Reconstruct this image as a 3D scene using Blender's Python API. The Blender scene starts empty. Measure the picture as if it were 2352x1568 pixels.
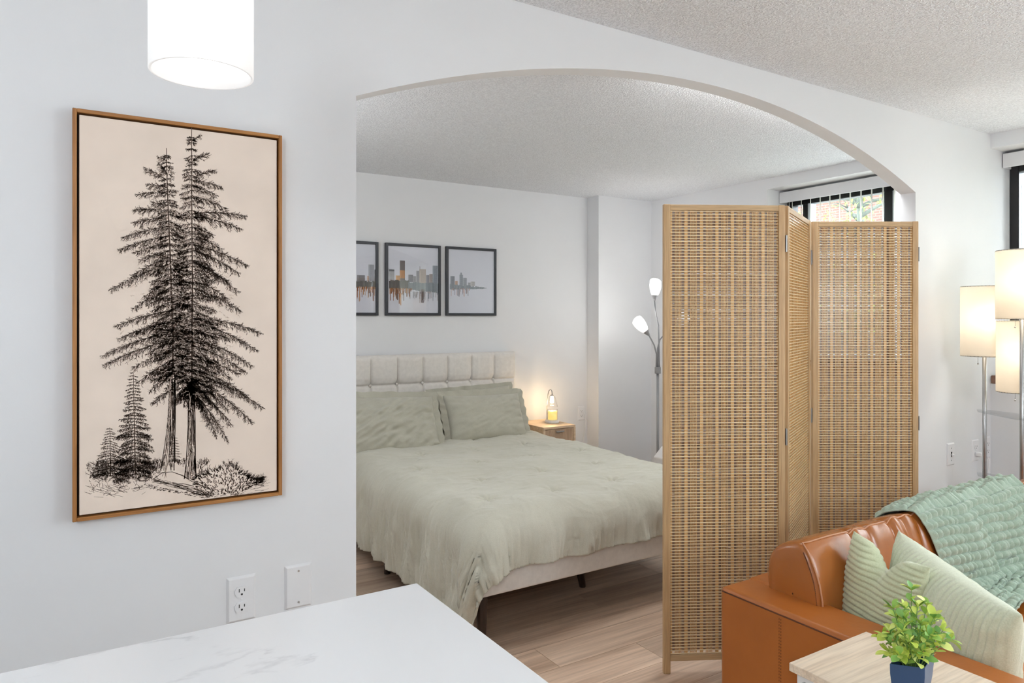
import bpy, bmesh, math, random
from mathutils import Vector, Matrix, Euler, noise as mnoise
random.seed(7)
scene = bpy.context.scene
C = scene.collection

# ------------------------------------------------------------------ camera
IMG_W, IMG_H = 2352.0, 1568.0
VPX, VPY, HORIZON, CEN = 3770.0, 150.0, 729.0, 1176.0
FOC = math.sqrt((VPX - CEN) * (CEN - VPY))
YAW = math.atan2(VPX - CEN, FOC)
EYE = 1.36
cam_d = bpy.data.cameras.new('camera')
cam_d.sensor_width = 36.0
cam_d.lens = FOC / IMG_W * 36.0
cam_d.shift_y = -(IMG_H / 2 - HORIZON) / IMG_W
cam_d.clip_start = 0.05
cam = bpy.data.objects.new('camera', cam_d)
C.objects.link(cam)
cam.location = (0, 0, EYE)
cam.rotation_euler = (math.pi / 2, 0, YAW - math.pi / 2)
scene.camera = cam

# ------------------------------------------------------------------ world, lights, exposure
world = bpy.data.worlds.new('overcast_sky')
scene.world = world
world.use_nodes = True
wn = world.node_tree.nodes
wn['Background'].inputs[0].default_value = (0.86, 0.93, 1.0, 1)
wn['Background'].inputs[1].default_value = 9.5

def area(name, loc, rot, sx, sy, power, color=(1, 1, 1), portal=False):
    d = bpy.data.lights.new(name, 'AREA')
    d.shape = 'RECTANGLE'; d.size = sx; d.size_y = sy; d.energy = power; d.color = color
    d.cycles.is_portal = portal
    o = bpy.data.objects.new(name, d); C.objects.link(o)
    o.location = loc; o.rotation_euler = rot
    return o
HP = math.pi / 2
# portals: they only steer the sampling of the sky through the two windows
area('portal_bedroom', (4.60, 2.65, 1.58), (0, HP, 0), 1.3, 1.40, 1, portal=True)
area('portal_living', (4.60, -0.15, 1.58), (0, HP, 0), 1.3, 3.95, 1, portal=True)
# unseen fill lights without fixtures, added to brighten kitchen, living room and bedroom
def fill_point(name, loc, power, col, r):
    d = bpy.data.lights.new(name, 'POINT'); d.energy = power; d.color = col; d.shadow_soft_size = r
    o = bpy.data.objects.new(name, d); C.objects.link(o); o.location = loc
    return o
fill_point('kitchen_fill_light', (-0.9, -0.7, 1.9), 50, (0.89, 0.955, 1.0), 0.22)
fill_point('living_fill_light', (2.5, -0.6, 1.45), 46, (0.84, 0.93, 1.0), 0.25)
area('bedroom_fill_strip', (2.75, 2.06, 2.33), (math.radians(28), 0, 0), 1.5, 0.12, 10.5, (0.97, 0.985, 1.0))  # added fill, hidden behind the arch wall, brightens bed and back wall
fill_point('bedroom_fill_light', (0.45, 3.3, 1.75), 15, (0.93, 0.97, 1.0), 0.20)  # added fill, out of view at the left end of the bedroom

vs = scene.view_settings
scene.display_settings.display_device = 'sRGB'
vs.view_transform = 'Standard'
vs.look = 'None'
vs.gamma = 1.0
vs.use_curve_mapping = False
vs.exposure = 0.38
cy = scene.cycles
cy.max_bounces = 7; cy.diffuse_bounces = 5; cy.glossy_bounces = 3
cy.transmission_bounces = 4; cy.transparent_max_bounces = 8
cy.use_adaptive_sampling = True; cy.adaptive_threshold = 0.12; cy.adaptive_min_samples = 20
cy.sample_clamp_indirect = 6.0
cy.use_denoising = True
cy.caustics_reflective = False; cy.caustics_refractive = False

# ------------------------------------------------------------------ pixel -> point on a known plane (measured from the photograph)
_V = (math.cos(YAW), math.sin(YAW)); _R = (math.sin(YAW), -math.cos(YAW))
def ray(u, v):
    t = (u - CEN) / FOC
    return (_V[0] + t * _R[0], _V[1] + t * _R[1], -(v - HORIZON) / FOC)
def on_y(u, v, y):
    d = ray(u, v); k = y / d[1]
    return Vector((d[0] * k, y, EYE + d[2] * k))

# ------------------------------------------------------------------ materials
def lin(c):
    c = c / 255.0
    return c / 12.92 if c <= 0.04045 else ((c + 0.055) / 1.055) ** 2.4
def rgb(r, g, b): return (lin(r), lin(g), lin(b), 1.0)
def new_mat(name):
    m = bpy.data.materials.new(name); m.use_nodes = True
    nt = m.node_tree
    return m, nt, nt.nodes['Principled BSDF']
def coords(nt, kind='Object', scale=(1, 1, 1), rot=(0, 0, 0)):
    tc = nt.nodes.new('ShaderNodeTexCoord'); mp = nt.nodes.new('ShaderNodeMapping')
    mp.inputs['Scale'].default_value = scale
    mp.inputs['Rotation'].default_value = rot
    nt.links.new(tc.outputs[kind], mp.inputs['Vector'])
    return mp.outputs[0]
def noise_node(nt, vec, scale, detail=3, rough=0.55):
    n = nt.nodes.new('ShaderNodeTexNoise')
    n.inputs['Scale'].default_value = scale; n.inputs['Detail'].default_value = detail
    n.inputs['Roughness'].default_value = rough
    if vec is not None: nt.links.new(vec, n.inputs['Vector'])
    return n
def ramp(nt, fac, stops):
    r = nt.nodes.new('ShaderNodeValToRGB')
    el = r.color_ramp.elements
    el[0].position, el[0].color = stops[0]
    el[1].position, el[1].color = stops[-1]
    for p, c in stops[1:-1]:
        e = el.new(p); e.color = c
    nt.links.new(fac, r.inputs[0])
    return r
def bump(nt, height, strength, dist, bsdf, prev=None):
    b = nt.nodes.new('ShaderNodeBump')
    b.inputs['Strength'].default_value = strength; b.inputs['Distance'].default_value = dist
    nt.links.new(height, b.inputs['Height'])
    if prev is not None: nt.links.new(prev, b.inputs['Normal'])
    nt.links.new(b.outputs[0], bsdf.inputs['Normal'])
    return b.outputs[0]
def mat(name, col, rough=0.5, metal=0.0, var=0.0, vscale=8, bscale=0, bstr=0.2, bdist=0.002, spec=0.5,
        stretch=(1, 1, 1), sheen=0.0):
    m, nt, b = new_mat(name)
    b.inputs['Base Color'].default_value = col
    b.inputs['Roughness'].default_value = rough
    b.inputs['Metallic'].default_value = metal
    b.inputs['Specular IOR Level'].default_value = spec
    if sheen: b.inputs['Sheen Weight'].default_value = sheen
    v = coords(nt, 'Object', stretch)
    if var:
        n = noise_node(nt, v, vscale)
        lo = tuple(max(0, x * (1 - var)) for x in col[:3]) + (1,)
        hi = tuple(min(1, x * (1 + var)) for x in col[:3]) + (1,)
        r = ramp(nt, n.outputs[0], [(0.3, lo), (0.7, hi)])
        nt.links.new(r.outputs[0], b.inputs['Base Color'])
    if bscale:
        n2 = noise_node(nt, v, bscale)
        bump(nt, n2.outputs[0], bstr, bdist, b)
    return m
def mat_emit(name, col, strength, base=(0.8, 0.8, 0.8, 1), rough=0.6):
    m, nt, b = new_mat(name)
    b.inputs['Base Color'].default_value = base
    b.inputs['Roughness'].default_value = rough
    b.inputs['Emission Color'].default_value = col
    b.inputs['Emission Strength'].default_value = strength
    return m
def mat_glass(name, tint=(1, 1, 1, 1), lo=0.035, hi=0.7, gloss_rough=0.02):
    """thin clear sheet: see-through, mirror-like at grazing angles, the same from both sides"""
    m = bpy.data.materials.new(name); m.use_nodes = True
    nt = m.node_tree; nt.nodes.clear()
    out = nt.nodes.new('ShaderNodeOutputMaterial'); mix = nt.nodes.new('ShaderNodeMixShader')
    tr = nt.nodes.new('ShaderNodeBsdfTransparent'); gl = nt.nodes.new('ShaderNodeBsdfGlossy')
    lw = nt.nodes.new('ShaderNodeLayerWeight'); lw.inputs[0].default_value = 0.5
    pw = nt.nodes.new('ShaderNodeMath'); pw.operation = 'POWER'; pw.inputs[1].default_value = 4.0
    mr = nt.nodes.new('ShaderNodeMapRange'); mr.inputs['To Min'].default_value = lo; mr.inputs['To Max'].default_value = hi
    nt.links.new(lw.outputs['Facing'], pw.inputs[0]); nt.links.new(pw.outputs[0], mr.inputs[0])
    tr.inputs[0].default_value = tint; gl.inputs['Roughness'].default_value = gloss_rough
    nt.links.new(mr.outputs[0], mix.inputs[0]); nt.links.new(tr.outputs[0], mix.inputs[1])
    nt.links.new(gl.outputs[0], mix.inputs[2]); nt.links.new(mix.outputs[0], out.inputs[0])
    return m
def mat_wood(name, light, dark, axis='X', scale=1.0, rough=0.45, bstr=0.08, rnd=0.0, bands=9.0):
    m, nt, b = new_mat(name)
    st = {'X': (0.5, 12, 12), 'Y': (12, 0.5, 12), 'Z': (12, 12, 0.5)}[axis]
    v = coords(nt, 'Object', tuple(s * scale for s in st))
    if rnd:
        oi = nt.nodes.new('ShaderNodeObjectInfo')
        add = nt.nodes.new('ShaderNodeVectorMath'); add.operation = 'MULTIPLY_ADD'
        cmb = nt.nodes.new('ShaderNodeCombineXYZ')
        for i in range(3): nt.links.new(oi.outputs['Random'], cmb.inputs[i])
        nt.links.new(cmb.outputs[0], add.inputs[0]); add.inputs[1].default_value = (37, 53, 71)
        nt.links.new(v, add.inputs[2]); v = add.outputs[0]
    n = noise_node(nt, v, 1.3, 5, 0.62)
    n.inputs['Distortion'].default_value = 0.8
    r = ramp(nt, n.outputs[0], [(0.28, dark), (0.72, light)])
    col = r.outputs[0]
    n2 = noise_node(nt, v, bands, 2)
    mx = nt.nodes.new('ShaderNodeMixRGB'); mx.blend_type = 'MULTIPLY'; mx.inputs[0].default_value = 0.35
    r2 = ramp(nt, n2.outputs[0], [(0.35, (0.55, 0.52, 0.5, 1)), (0.6, (1, 1, 1, 1))])
    nt.links.new(col, mx.inputs[1]); nt.links.new(r2.outputs[0], mx.inputs[2]); col = mx.outputs[0]
    if rnd:
        hsv = nt.nodes.new('ShaderNodeHueSaturation')
        mr = nt.nodes.new('ShaderNodeMapRange'); mr.inputs['To Min'].default_value = 1 - rnd; mr.inputs['To Max'].default_value = 1 + rnd
        nt.links.new(oi.outputs['Random'], mr.inputs[0]); nt.links.new(mr.outputs[0], hsv.inputs['Value'])
        nt.links.new(col, hsv.inputs['Color']); col = hsv.outputs[0]
    nt.links.new(col, b.inputs['Base Color'])
    b.inputs['Roughness'].default_value = rough
    bump(nt, n2.outputs[0], bstr, 0.001, b)
    return m

M = {}
M['wall'] = mat('wall_paint', (0.74, 0.745, 0.755, 1), 0.55, var=0.015, vscale=2, bscale=160, bstr=0.06, bdist=0.001, spec=0.3)
def mat_popcorn():
    m, nt, b = new_mat('popcorn_ceiling')
    b.inputs['Roughness'].default_value = 0.9; b.inputs['Specular IOR Level'].default_value = 0.15
    v = coords(nt, 'Object')
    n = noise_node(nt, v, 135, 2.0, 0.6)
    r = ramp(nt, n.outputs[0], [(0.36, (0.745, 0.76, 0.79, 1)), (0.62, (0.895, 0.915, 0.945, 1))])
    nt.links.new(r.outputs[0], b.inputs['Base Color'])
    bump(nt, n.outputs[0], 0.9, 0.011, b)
    return m
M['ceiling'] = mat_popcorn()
M['plank'] = mat_wood('floor_plank', rgb(226, 200, 176), rgb(174, 144, 120), 'X', 0.9, 0.42, 0.05, rnd=0.27)
M['subfloor'] = mat('subfloor', rgb(70, 52, 42), 0.8, var=0.1)
def mat_quartz():
    m, nt, b = new_mat('quartz_marble')
    base = (0.86, 0.86, 0.865, 1)
    v = coords(nt, 'Object', (1.0, 2.4, 1), (0, 0, math.radians(-28)))
    n1 = noise_node(nt, v, 1.15, 7, 0.58)
    vein = ramp(nt, n1.outputs[0], [(0.0, (0, 0, 0, 1)), (0.488, (0, 0, 0, 1)), (0.5, (1, 1, 1, 1)), (0.506, (0, 0, 0, 1)), (1.0, (0, 0, 0, 1))])
    n3 = noise_node(nt, v, 5.5, 4, 0.7)
    mask = ramp(nt, n3.outputs[0], [(0.44, (0, 0, 0, 1)), (0.70, (0.62, 0.62, 0.62, 1))])
    mu = nt.nodes.new('ShaderNodeMixRGB'); mu.blend_type = 'MULTIPLY'; mu.inputs[0].default_value = 1.0
    nt.links.new(vein.outputs[0], mu.inputs[1]); nt.links.new(mask.outputs[0], mu.inputs[2])
    mx = nt.nodes.new('ShaderNodeMixRGB'); mx.inputs[1].default_value = base; mx.inputs[2].default_value = (0.40, 0.40, 0.41, 1)
    nt.links.new(mu.outputs[0], mx.inputs[0])
    nt.links.new(mx.outputs[0], b.inputs['Base Color'])
    b.inputs['Roughness'].default_value = 0.28
    return m
M['quartz'] = mat_quartz()
M['cabinet'] = mat('cabinet_paint', (0.72, 0.72, 0.72, 1), 0.4, var=0.02)
M['white_plastic'] = mat('white_plastic', (0.76, 0.76, 0.77, 1), 0.32, var=0.01)
M['slot'] = mat('dark_slot', (0.03, 0.03, 0.03, 1), 0.6, var=0.1)
M['oak_frame'] = mat_wood('oak_frame', rgb(196, 140, 80), rgb(140, 88, 40), 'Z', 3, 0.4)
M['oak_frame_h'] = mat_wood('oak_frame_h', rgb(196, 140, 80), rgb(140, 88, 40), 'X', 3, 0.4)
M['canvas'] = mat('linen_canvas', rgb(228, 212, 198), 0.85, var=0.05, vscale=7, bscale=600, bstr=0.08, bdist=0.0006, spec=0.1)
M['ink_light'] = mat('paper_highlight', rgb(196, 178, 164), 0.85, var=0.05, spec=0.1)
M['ink'] = mat('sepia_ink', rgb(92, 78, 70), 0.8, var=0.12, vscale=60, spec=0.1)
M['black_frame'] = mat('black_frame', rgb(44, 47, 53), 0.4, var=0.08)
M['black_gap'] = mat('shadow_gap_paint', rgb(52, 36, 26), 0.7, var=0.1)
M['glass'] = mat_glass('clear_glass')
M['window_glass'] = mat_glass('window_glass', (0.97, 0.985, 0.98, 1))
M['black_alu'] = mat('black_aluminium', rgb(24, 23, 24), 0.35, var=0.1)
M['alu'] = mat('silver_aluminium', rgb(200, 203, 208), 0.3, 0.6, var=0.05)
M['nickel'] = mat('brushed_nickel', rgb(176, 176, 176), 0.28, 0.9, var=0.05, vscale=40)
M['grey_metal'] = mat('grey_painted_metal', rgb(150, 151, 153), 0.4, 0.1, var=0.04)
M['fabric_cream'] = mat('cream_upholstery', rgb(222, 217, 210), 0.9, var=0.05, vscale=40, bscale=900, bstr=0.25, bdist=0.0006, spec=0.15, sheen=0.2)
M['seam'] = mat('seam_thread', rgb(150, 144, 138), 0.9, var=0.05)
def mat_sage(name, a, b_, bs=0.35):
    m, nt, b = new_mat(name)
    v = coords(nt, 'Object')
    n = noise_node(nt, v, 420, 2, 0.7)
    n1 = noise_node(nt, v, 5, 3)
    mx = nt.nodes.new('ShaderNodeMixRGB'); mx.inputs[0].default_value = 0.35
    r = ramp(nt, n.outputs[0], [(0.3, a), (0.7, b_)]); r1 = ramp(nt, n1.outputs[0], [(0.3, a), (0.7, b_)])
    nt.links.new(r.outputs[0], mx.inputs[1]); nt.links.new(r1.outputs[0], mx.inputs[2])
    nt.links.new(mx.outputs[0], b.inputs['Base Color'])
    b.inputs['Roughness'].default_value = 0.85; b.inputs['Specular IOR Level'].default_value = 0.2
    b.inputs['Sheen Weight'].default_value = 0.25
    w = noise_node(nt, coords(nt, 'Object', (1, 1, 1)), 34, 4, 0.6)
    n0 = bump(nt, w.outputs[0], bs, 0.006, b)
    bump(nt, n.outputs[0], 0.15, 0.0008, b, n0)
    return m
M['sage'] = mat_sage('sage_cotton', rgb(182, 178, 160), rgb(202, 199, 184), 0.5)
M['sage_pillow'] = mat_sage('sage_pillowcase', rgb(168, 165, 149), rgb(188, 185, 170), 0.2)
M['mattress'] = mat('mattress_ticking', rgb(225, 222, 216), 0.9, var=0.03, bscale=300)
M['dark_leg'] = mat_wood('espresso_leg', rgb(64, 42, 30), rgb(36, 24, 18), 'Z', 2, 0.4)
M['ns_wood'] = mat_wood('nightstand_wood', rgb(232, 208, 178), rgb(208, 178, 144), 'X', 2, 0.5)
M['ns_reed'] = mat_wood('reeded_front', rgb(216, 188, 160), rgb(190, 160, 132), 'Z', 2, 0.55)
M['wax'] = mat_emit('glowing_candle_wax', rgb(255, 222, 120), 0.55, rgb(250, 226, 150))  # emission puts the warmer bulb's glow into the wax itself
M['bulb_warm'] = mat_emit('warm_bulb', rgb(255, 222, 170), 9.0)
M['bulb_white'] = mat_emit('white_bulb', (1, 1, 1, 1), 2.2)
M['white_lacquer'] = mat('white_lacquer', (0.8, 0.79, 0.78, 1), 0.35, var=0.02)
M['cord'] = mat('white_cord', (0.78, 0.78, 0.78, 1), 0.45, var=0.03)
M['torch_shade'] = mat_emit('frosted_torchiere', (1, 1, 1, 1), 0.62, (0.85, 0.85, 0.85, 1))
M['screen_wood'] = mat_wood('pine_screen', rgb(214, 182, 138), rgb(190, 152, 106), 'Z', 2.2, 0.5)
M['screen_wood_h'] = mat_wood('pine_screen_rail', rgb(214, 184, 142), rgb(190, 156, 112), 'X', 2.2, 0.5)
def mat_leather(name, a, b_, rough=0.36):
    m, nt, b = new_mat(name)
    v = coords(nt, 'Object')
    n = noise_node(nt, v, 3.5, 4)
    r = ramp(nt, n.outputs[0], [(0.3, a), (0.7, b_)])
    nt.links.new(r.outputs[0], b.inputs['Base Color'])
    b.inputs['Roughness'].default_value = rough
    b.inputs['Specular IOR Level'].default_value = 0.5
    vo = nt.nodes.new('ShaderNodeTexVoronoi'); vo.inputs['Scale'].default_value = 520
    nt.links.new(v, vo.inputs['Vector'])
    w = noise_node(nt, v, 26, 3)
    n0 = bump(nt, w.outputs[0], 0.18, 0.004, b)
    bump(nt, vo.outputs['Distance'], 0.12, 0.0006, b, n0)
    return m
M['leather'] = mat_leather('cognac_leather', rgb(164, 92, 34), rgb(182, 106, 42))
M['leather_back'] = mat_leather('cognac_leather_soft', rgb(154, 90, 38), rgb(172, 103, 48), 0.24)
M['piping'] = mat('leather_piping', rgb(196, 140, 104), 0.4, var=0.08)
M['stitch'] = mat('dark_stitching', rgb(96, 50, 22), 0.7, var=0.1)
def mat_plush(name, a, b_, sc=260):
    m, nt, b = new_mat(name)
    v = coords(nt, 'Object')
    n = noise_node(nt, v, sc, 3, 0.7)
    r = ramp(nt, n.outputs[0], [(0.3, a), (0.7, b_)])
    nt.links.new(r.outputs[0], b.inputs['Base Color'])
    b.inputs['Roughness'].default_value = 0.95; b.inputs['Specular IOR Level'].default_value = 0.1
    b.inputs['Sheen Weight'].default_value = 0.5
    bump(nt, n.outputs[0], 0.35, 0.002, b)
    return m
M['corduroy1'] = mat_plush('green_corduroy', rgb(188, 194, 158), rgb(206, 212, 178))
M['corduroy2'] = mat_plush('pale_corduroy', rgb(198, 204, 176), rgb(216, 220, 196))
M['throw'] = mat_plush('sage_fleece', rgb(154, 172, 154), rgb(176, 192, 174))
M['table_wood'] = mat_wood('pale_ash_table', rgb(240, 224, 202), rgb(222, 200, 174), 'X', 1.6, 0.45)
M['table_edge'] = mat_wood('ash_edge', rgb(214, 178, 140), rgb(196, 156, 116), 'X', 2, 0.5)
M['pot'] = mat('navy_pot', rgb(46, 78, 118), 0.35, var=0.04)
M['soil'] = mat('dark_soil', (0.02, 0.018, 0.015, 1), 0.9, var=0.3, bscale=80, bstr=0.6)
M['stem'] = mat('green_stem', rgb(120, 158, 84), 0.6, var=0.1)
def mat_leaf():
    m, nt, b = new_mat('variegated_leaf')
    oi = nt.nodes.new('ShaderNodeObjectInfo')
    r = ramp(nt, oi.outputs['Random'], [(0.0, rgb(120, 172, 92)), (0.3, rgb(160, 200, 96)), (0.55, rgb(204, 220, 92)), (1.0, rgb(226, 234, 140))])
    v = coords(nt, 'Object'); n = noise_node(nt, v, 60, 2)
    mx = nt.nodes.new('ShaderNodeMixRGB'); mx.blend_type = 'OVERLAY'; mx.inputs[0].default_value = 0.25
    nt.links.new(r.outputs[0], mx.inputs[1]); nt.links.new(n.outputs[0], mx.inputs[2])
    nt.links.new(mx.outputs[0], b.inputs['Base Color'])
    b.inputs['Roughness'].default_value = 0.5
    b.inputs['Subsurface Weight'].default_value = 0.0
    return m
M['leaf'] = mat_leaf()
M['pendant_glass'] = mat_emit('opal_glass', (1, 1, 1, 1), 0.28, (0.85, 0.85, 0.85, 1), 0.2)
M['pendant_bulb'] = mat_emit('pendant_bulb', (1, 1, 1, 1), 3.0)
M['acrylic'] = mat_glass('clear_acrylic', (0.93, 0.94, 0.95, 1))
M['stone_sill'] = mat('brown_marble_sill', rgb(128, 96, 80), 0.35, var=0.25, vscale=24)
def mat_translucent(name, col, t, rough=0.5, var=0.02, vscale=8, stretch=(1, 1, 1)):
    m = mat(name, col, rough, var=var, vscale=vscale, stretch=stretch); nt = m.node_tree; b = nt.nodes['Principled BSDF']
    out = [n for n in nt.nodes if n.type == 'OUTPUT_MATERIAL'][0]
    tl = nt.nodes.new('ShaderNodeBsdfTranslucent'); tl.inputs[0].default_value = col
    mx = nt.nodes.new('ShaderNodeMixShader'); mx.inputs[0].default_value = t
    nt.links.new(b.outputs[0], mx.inputs[1]); nt.links.new(tl.outputs[0], mx.inputs[2]); nt.links.new(mx.outputs[0], out.inputs[0])
    return m
def mat_bamboo(name, col, rough, t, st):
    m = mat_translucent(name, col, t, rough, 0.13, 18, st)
    return m
M['weave_front'] = mat_bamboo('bamboo_rod', rgb(248, 224, 184), 0.28, 0.15, (1, 1, 6))
M['weave_reed'] = mat_bamboo('bamboo_reed', rgb(236, 192, 130), 0.3, 0.22, (1, 1, 8))
M['weave_back'] = mat_bamboo('bamboo_slat', rgb(164, 132, 108), 0.4, 0.35, (1, 1, 8))  # base colour darkened to stand in for shade behind the reeds
M['lamp_shade'] = mat_translucent('warm_fabric_shade', rgb(250, 244, 234), 0.68)
M['blind'] = mat_translucent('ivory_vinyl', rgb(246, 245, 238), 0.5)
M['valance'] = mat('white_valance', (0.70, 0.70, 0.71, 1), 0.5, var=0.01)
def mat_brick():
    m, nt, b = new_mat('brick_facade')
    v0 = coords(nt, 'Object')
    sp = nt.nodes.new('ShaderNodeSeparateXYZ'); cb = nt.nodes.new('ShaderNodeCombineXYZ')
    nt.links.new(v0, sp.inputs[0]); nt.links.new(sp.outputs[1], cb.inputs[0]); nt.links.new(sp.outputs[2], cb.inputs[1])
    v = cb.outputs[0]
    br = nt.nodes.new('ShaderNodeTexBrick')
    br.inputs['Color1'].default_value = rgb(104, 70, 60); br.inputs['Color2'].default_value = rgb(90, 64, 56)
    br.inputs['Mortar'].default_value = rgb(104, 96, 88); br.inputs['Scale'].default_value = 1.0
    br.inputs['Mortar Size'].default_value = 0.014; br.inputs['Brick Width'].default_value = 0.30; br.inputs['Row Height'].default_value = 0.10
    nt.links.new(v, br.inputs['Vector']); nt.links.new(br.outputs['Color'], b.inputs['Base Color'])
    b.inputs['Roughness'].default_value = 0.9
    return m
M['brick'] = mat_brick()
M['render_white'] = mat('pale_render', rgb(92, 96, 97), 0.9, var=0.05)
M['bark'] = mat('tree_bark', rgb(74, 80, 72), 0.9, var=0.2, vscale=10, bscale=30, bstr=0.5, bdist=0.01)
M['foliage'] = mat('spring_foliage', rgb(110, 120, 62), 0.7, var=0.25, vscale=3)
M['ground'] = mat('courtyard_paving', rgb(205, 205, 200), 0.95, var=0.2, vscale=1)

# ------------------------------------------------------------------ mesh helpers
class MB:
    def __init__(self): self.v = []; self.f = []
    def add(self, vs_, fs):
        n = len(self.v); self.v.extend(vs_); self.f.extend([tuple(i + n for i in f) for f in fs]); return self
    def box(self, x0, x1, y0, y1, z0, z1, mtx=None):
        p = [(x0, y0, z0), (x1, y0, z0), (x1, y1, z0), (x0, y1, z0), (x0, y0, z1), (x1, y0, z1), (x1, y1, z1), (x0, y1, z1)]
        if mtx is not None: p = [tuple(mtx @ Vector(q)) for q in p]
        return self.add(p, [(0, 3, 2, 1), (4, 5, 6, 7), (0, 1, 5, 4), (1, 2, 6, 5), (2, 3, 7, 6), (3, 0, 4, 7)])
    def tube(self, pts, rad, n=10, caps=True):
        pts = [Vector(p) for p in pts]
        if not isinstance(rad, (list, tuple)): rad = [rad] * len(pts)
        vs_, fs = [], []
        up = None
        for i, p in enumerate(pts):
            t = (pts[min(i + 1, len(pts) - 1)] - pts[max(i - 1, 0)]).normalized()
            if up is None:
                up = t.orthogonal().normalized()
            else:
                up = (up - t * up.dot(t))
                up = up.normalized() if up.length > 1e-6 else t.orthogonal().normalized()
            s = t.cross(up)
            for k in range(n):
                a = 2 * math.pi * k / n
                vs_.append(tuple(p + (up * math.cos(a) + s * math.sin(a)) * rad[i]))
        for i in range(len(pts) - 1):
            for k in range(n):
                a, b = i * n + k, i * n + (k + 1) % n
                fs.append((a, b, b + n, a + n))
        if caps:
            fs.append(tuple(range(n - 1, -1, -1))); m = (len(pts) - 1) * n
            fs.append(tuple(range(m, m + n)))
        return self.add(vs_, fs)
    def lathe(self, prof, cx, cyy, n=28, mtx=None, z=0.0):
        vs_, fs = [], []
        for (r, h) in prof:
            for k in range(n):
                a = 2 * math.pi * k / n
                q = Vector((r * math.cos(a), r * math.sin(a), h))
                q = (mtx @ q) if mtx is not None else q + Vector((cx, cyy, z))
                vs_.append(tuple(q))
        for i in range(len(prof) - 1):
            for k in range(n):
                a, b = i * n + k, i * n + (k + 1) % n
                fs.append((a, b, b + n, a + n))
        return self.add(vs_, fs)
    def prism(self, poly, axis, a0, a1):
        n = len(poly); vs_ = []
        for a in (a0, a1):
            for (p, q) in poly:
                vs_.append({'x': (a, p, q), 'y': (p, a, q), 'z': (p, q, a)}[axis])
        fs = [tuple(range(n)), tuple(range(2 * n - 1, n - 1, -1))]
        for i in range(n):
            j = (i + 1) % n
            fs.append((i, i + n, j + n, j))
        return self.add(vs_, fs)
    def grid(self, fn, nu, nv, close_u=False):
        vs_ = [tuple(fn(i / nu, j / nv)) for j in range(nv + 1) for i in range(nu + 1)]
        fs = [(j * (nu + 1) + i, j * (nu + 1) + i + 1, (j + 1) * (nu + 1) + i + 1, (j + 1) * (nu + 1) + i)
              for j in range(nv) for i in range(nu)]
        return self.add(vs_, fs)
    def mesh(self, name, fix=True):
        me = bpy.data.meshes.new(name); me.from_pydata(self.v, [], self.f)
        if fix:
            bm = bmesh.new(); bm.from_mesh(me); bmesh.ops.recalc_face_normals(bm, faces=bm.faces); bm.to_mesh(me); bm.free()
        me.update(); return me
    def build(self, name, m, parent=None, smooth=False, bevel=0.0, seg=2, fix=True, sub=0, solid=0.0, origin=None, merge=0.0):
        off = None
        if origin is not None and parent is None:
            off = Vector(origin); self.v = [tuple(Vector(p) - off) for p in self.v]
        me = self.mesh(name, fix)
        if merge:
            bm = bmesh.new(); bm.from_mesh(me); bmesh.ops.remove_doubles(bm, verts=bm.verts, dist=merge)
            bmesh.ops.recalc_face_normals(bm, faces=bm.faces); bm.to_mesh(me); bm.free()
        me.materials.append(M[m] if isinstance(m, str) else m)
        if smooth:
            for p in me.polygons: p.use_smooth = True
        o = bpy.data.objects.new(name, me); C.objects.link(o)
        if off is not None: o.location = off
        if parent is not None: attach(o, parent)
        if bevel:
            b = o.modifiers.new('bevel', 'BEVEL'); b.width = bevel; b.segments = seg; b.limit_method = 'ANGLE'
            b.angle_limit = math.radians(40)
            if seg > 1:
                for p in me.polygons: p.use_smooth = True
                b.harden_normals = True
        if solid:
            s = o.modifiers.new('solid', 'SOLIDIFY'); s.thickness = solid; s.offset = 0
        if sub:
            s = o.modifiers.new('sub', 'SUBSURF'); s.levels = sub; s.render_levels = sub
        return o
WORLD_LOC = {}
def attach(o, parent):
    o.parent = parent
    l = WORLD_LOC.get(parent.name, Vector((0, 0, 0)))
    o.matrix_parent_inverse = Matrix.Translation(-l)
def tag(o, label=None, cat=None, group=None, kind=None):
    if label: o['label'] = label
    if cat: o['category'] = cat
    if group: o['group'] = group
    if kind: o['kind'] = kind
    return o
def thing(name, loc, label, cat, group=None):
    o = bpy.data.objects.new(name, None); C.objects.link(o)
    o.empty_display_size = 0.05
    o.location = loc; WORLD_LOC[o.name] = Vector(loc)
    return tag(o, label, cat, group)
def struct(o): o['kind'] = 'structure'; return o
def point(name, loc, power, col, r=0.03):
    d = bpy.data.lights.new(name, 'POINT'); d.energy = power; d.color = col; d.shadow_soft_size = r
    o = bpy.data.objects.new(name, d); C.objects.link(o); o.location = loc
    return o
def nz(x, y, z): return mnoise.noise(Vector((x, y, z)))

# ------------------------------------------------------------------ room measurements
ARCH_Y, ARCH_T = 1.893, 0.075          # dividing wall, front face and thickness
AX0, AX1, SPRING, RISE = 0.681, 3.526, 1.973, 0.276
BACK_Y, JUT_Y, JUT_X = 4.70, 4.55, 3.70
WIN_X = 4.28; CEIL = 2.36; REC_Z = 2.283; SILL_Z = 1.0
GLASS_X = 4.53

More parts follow.
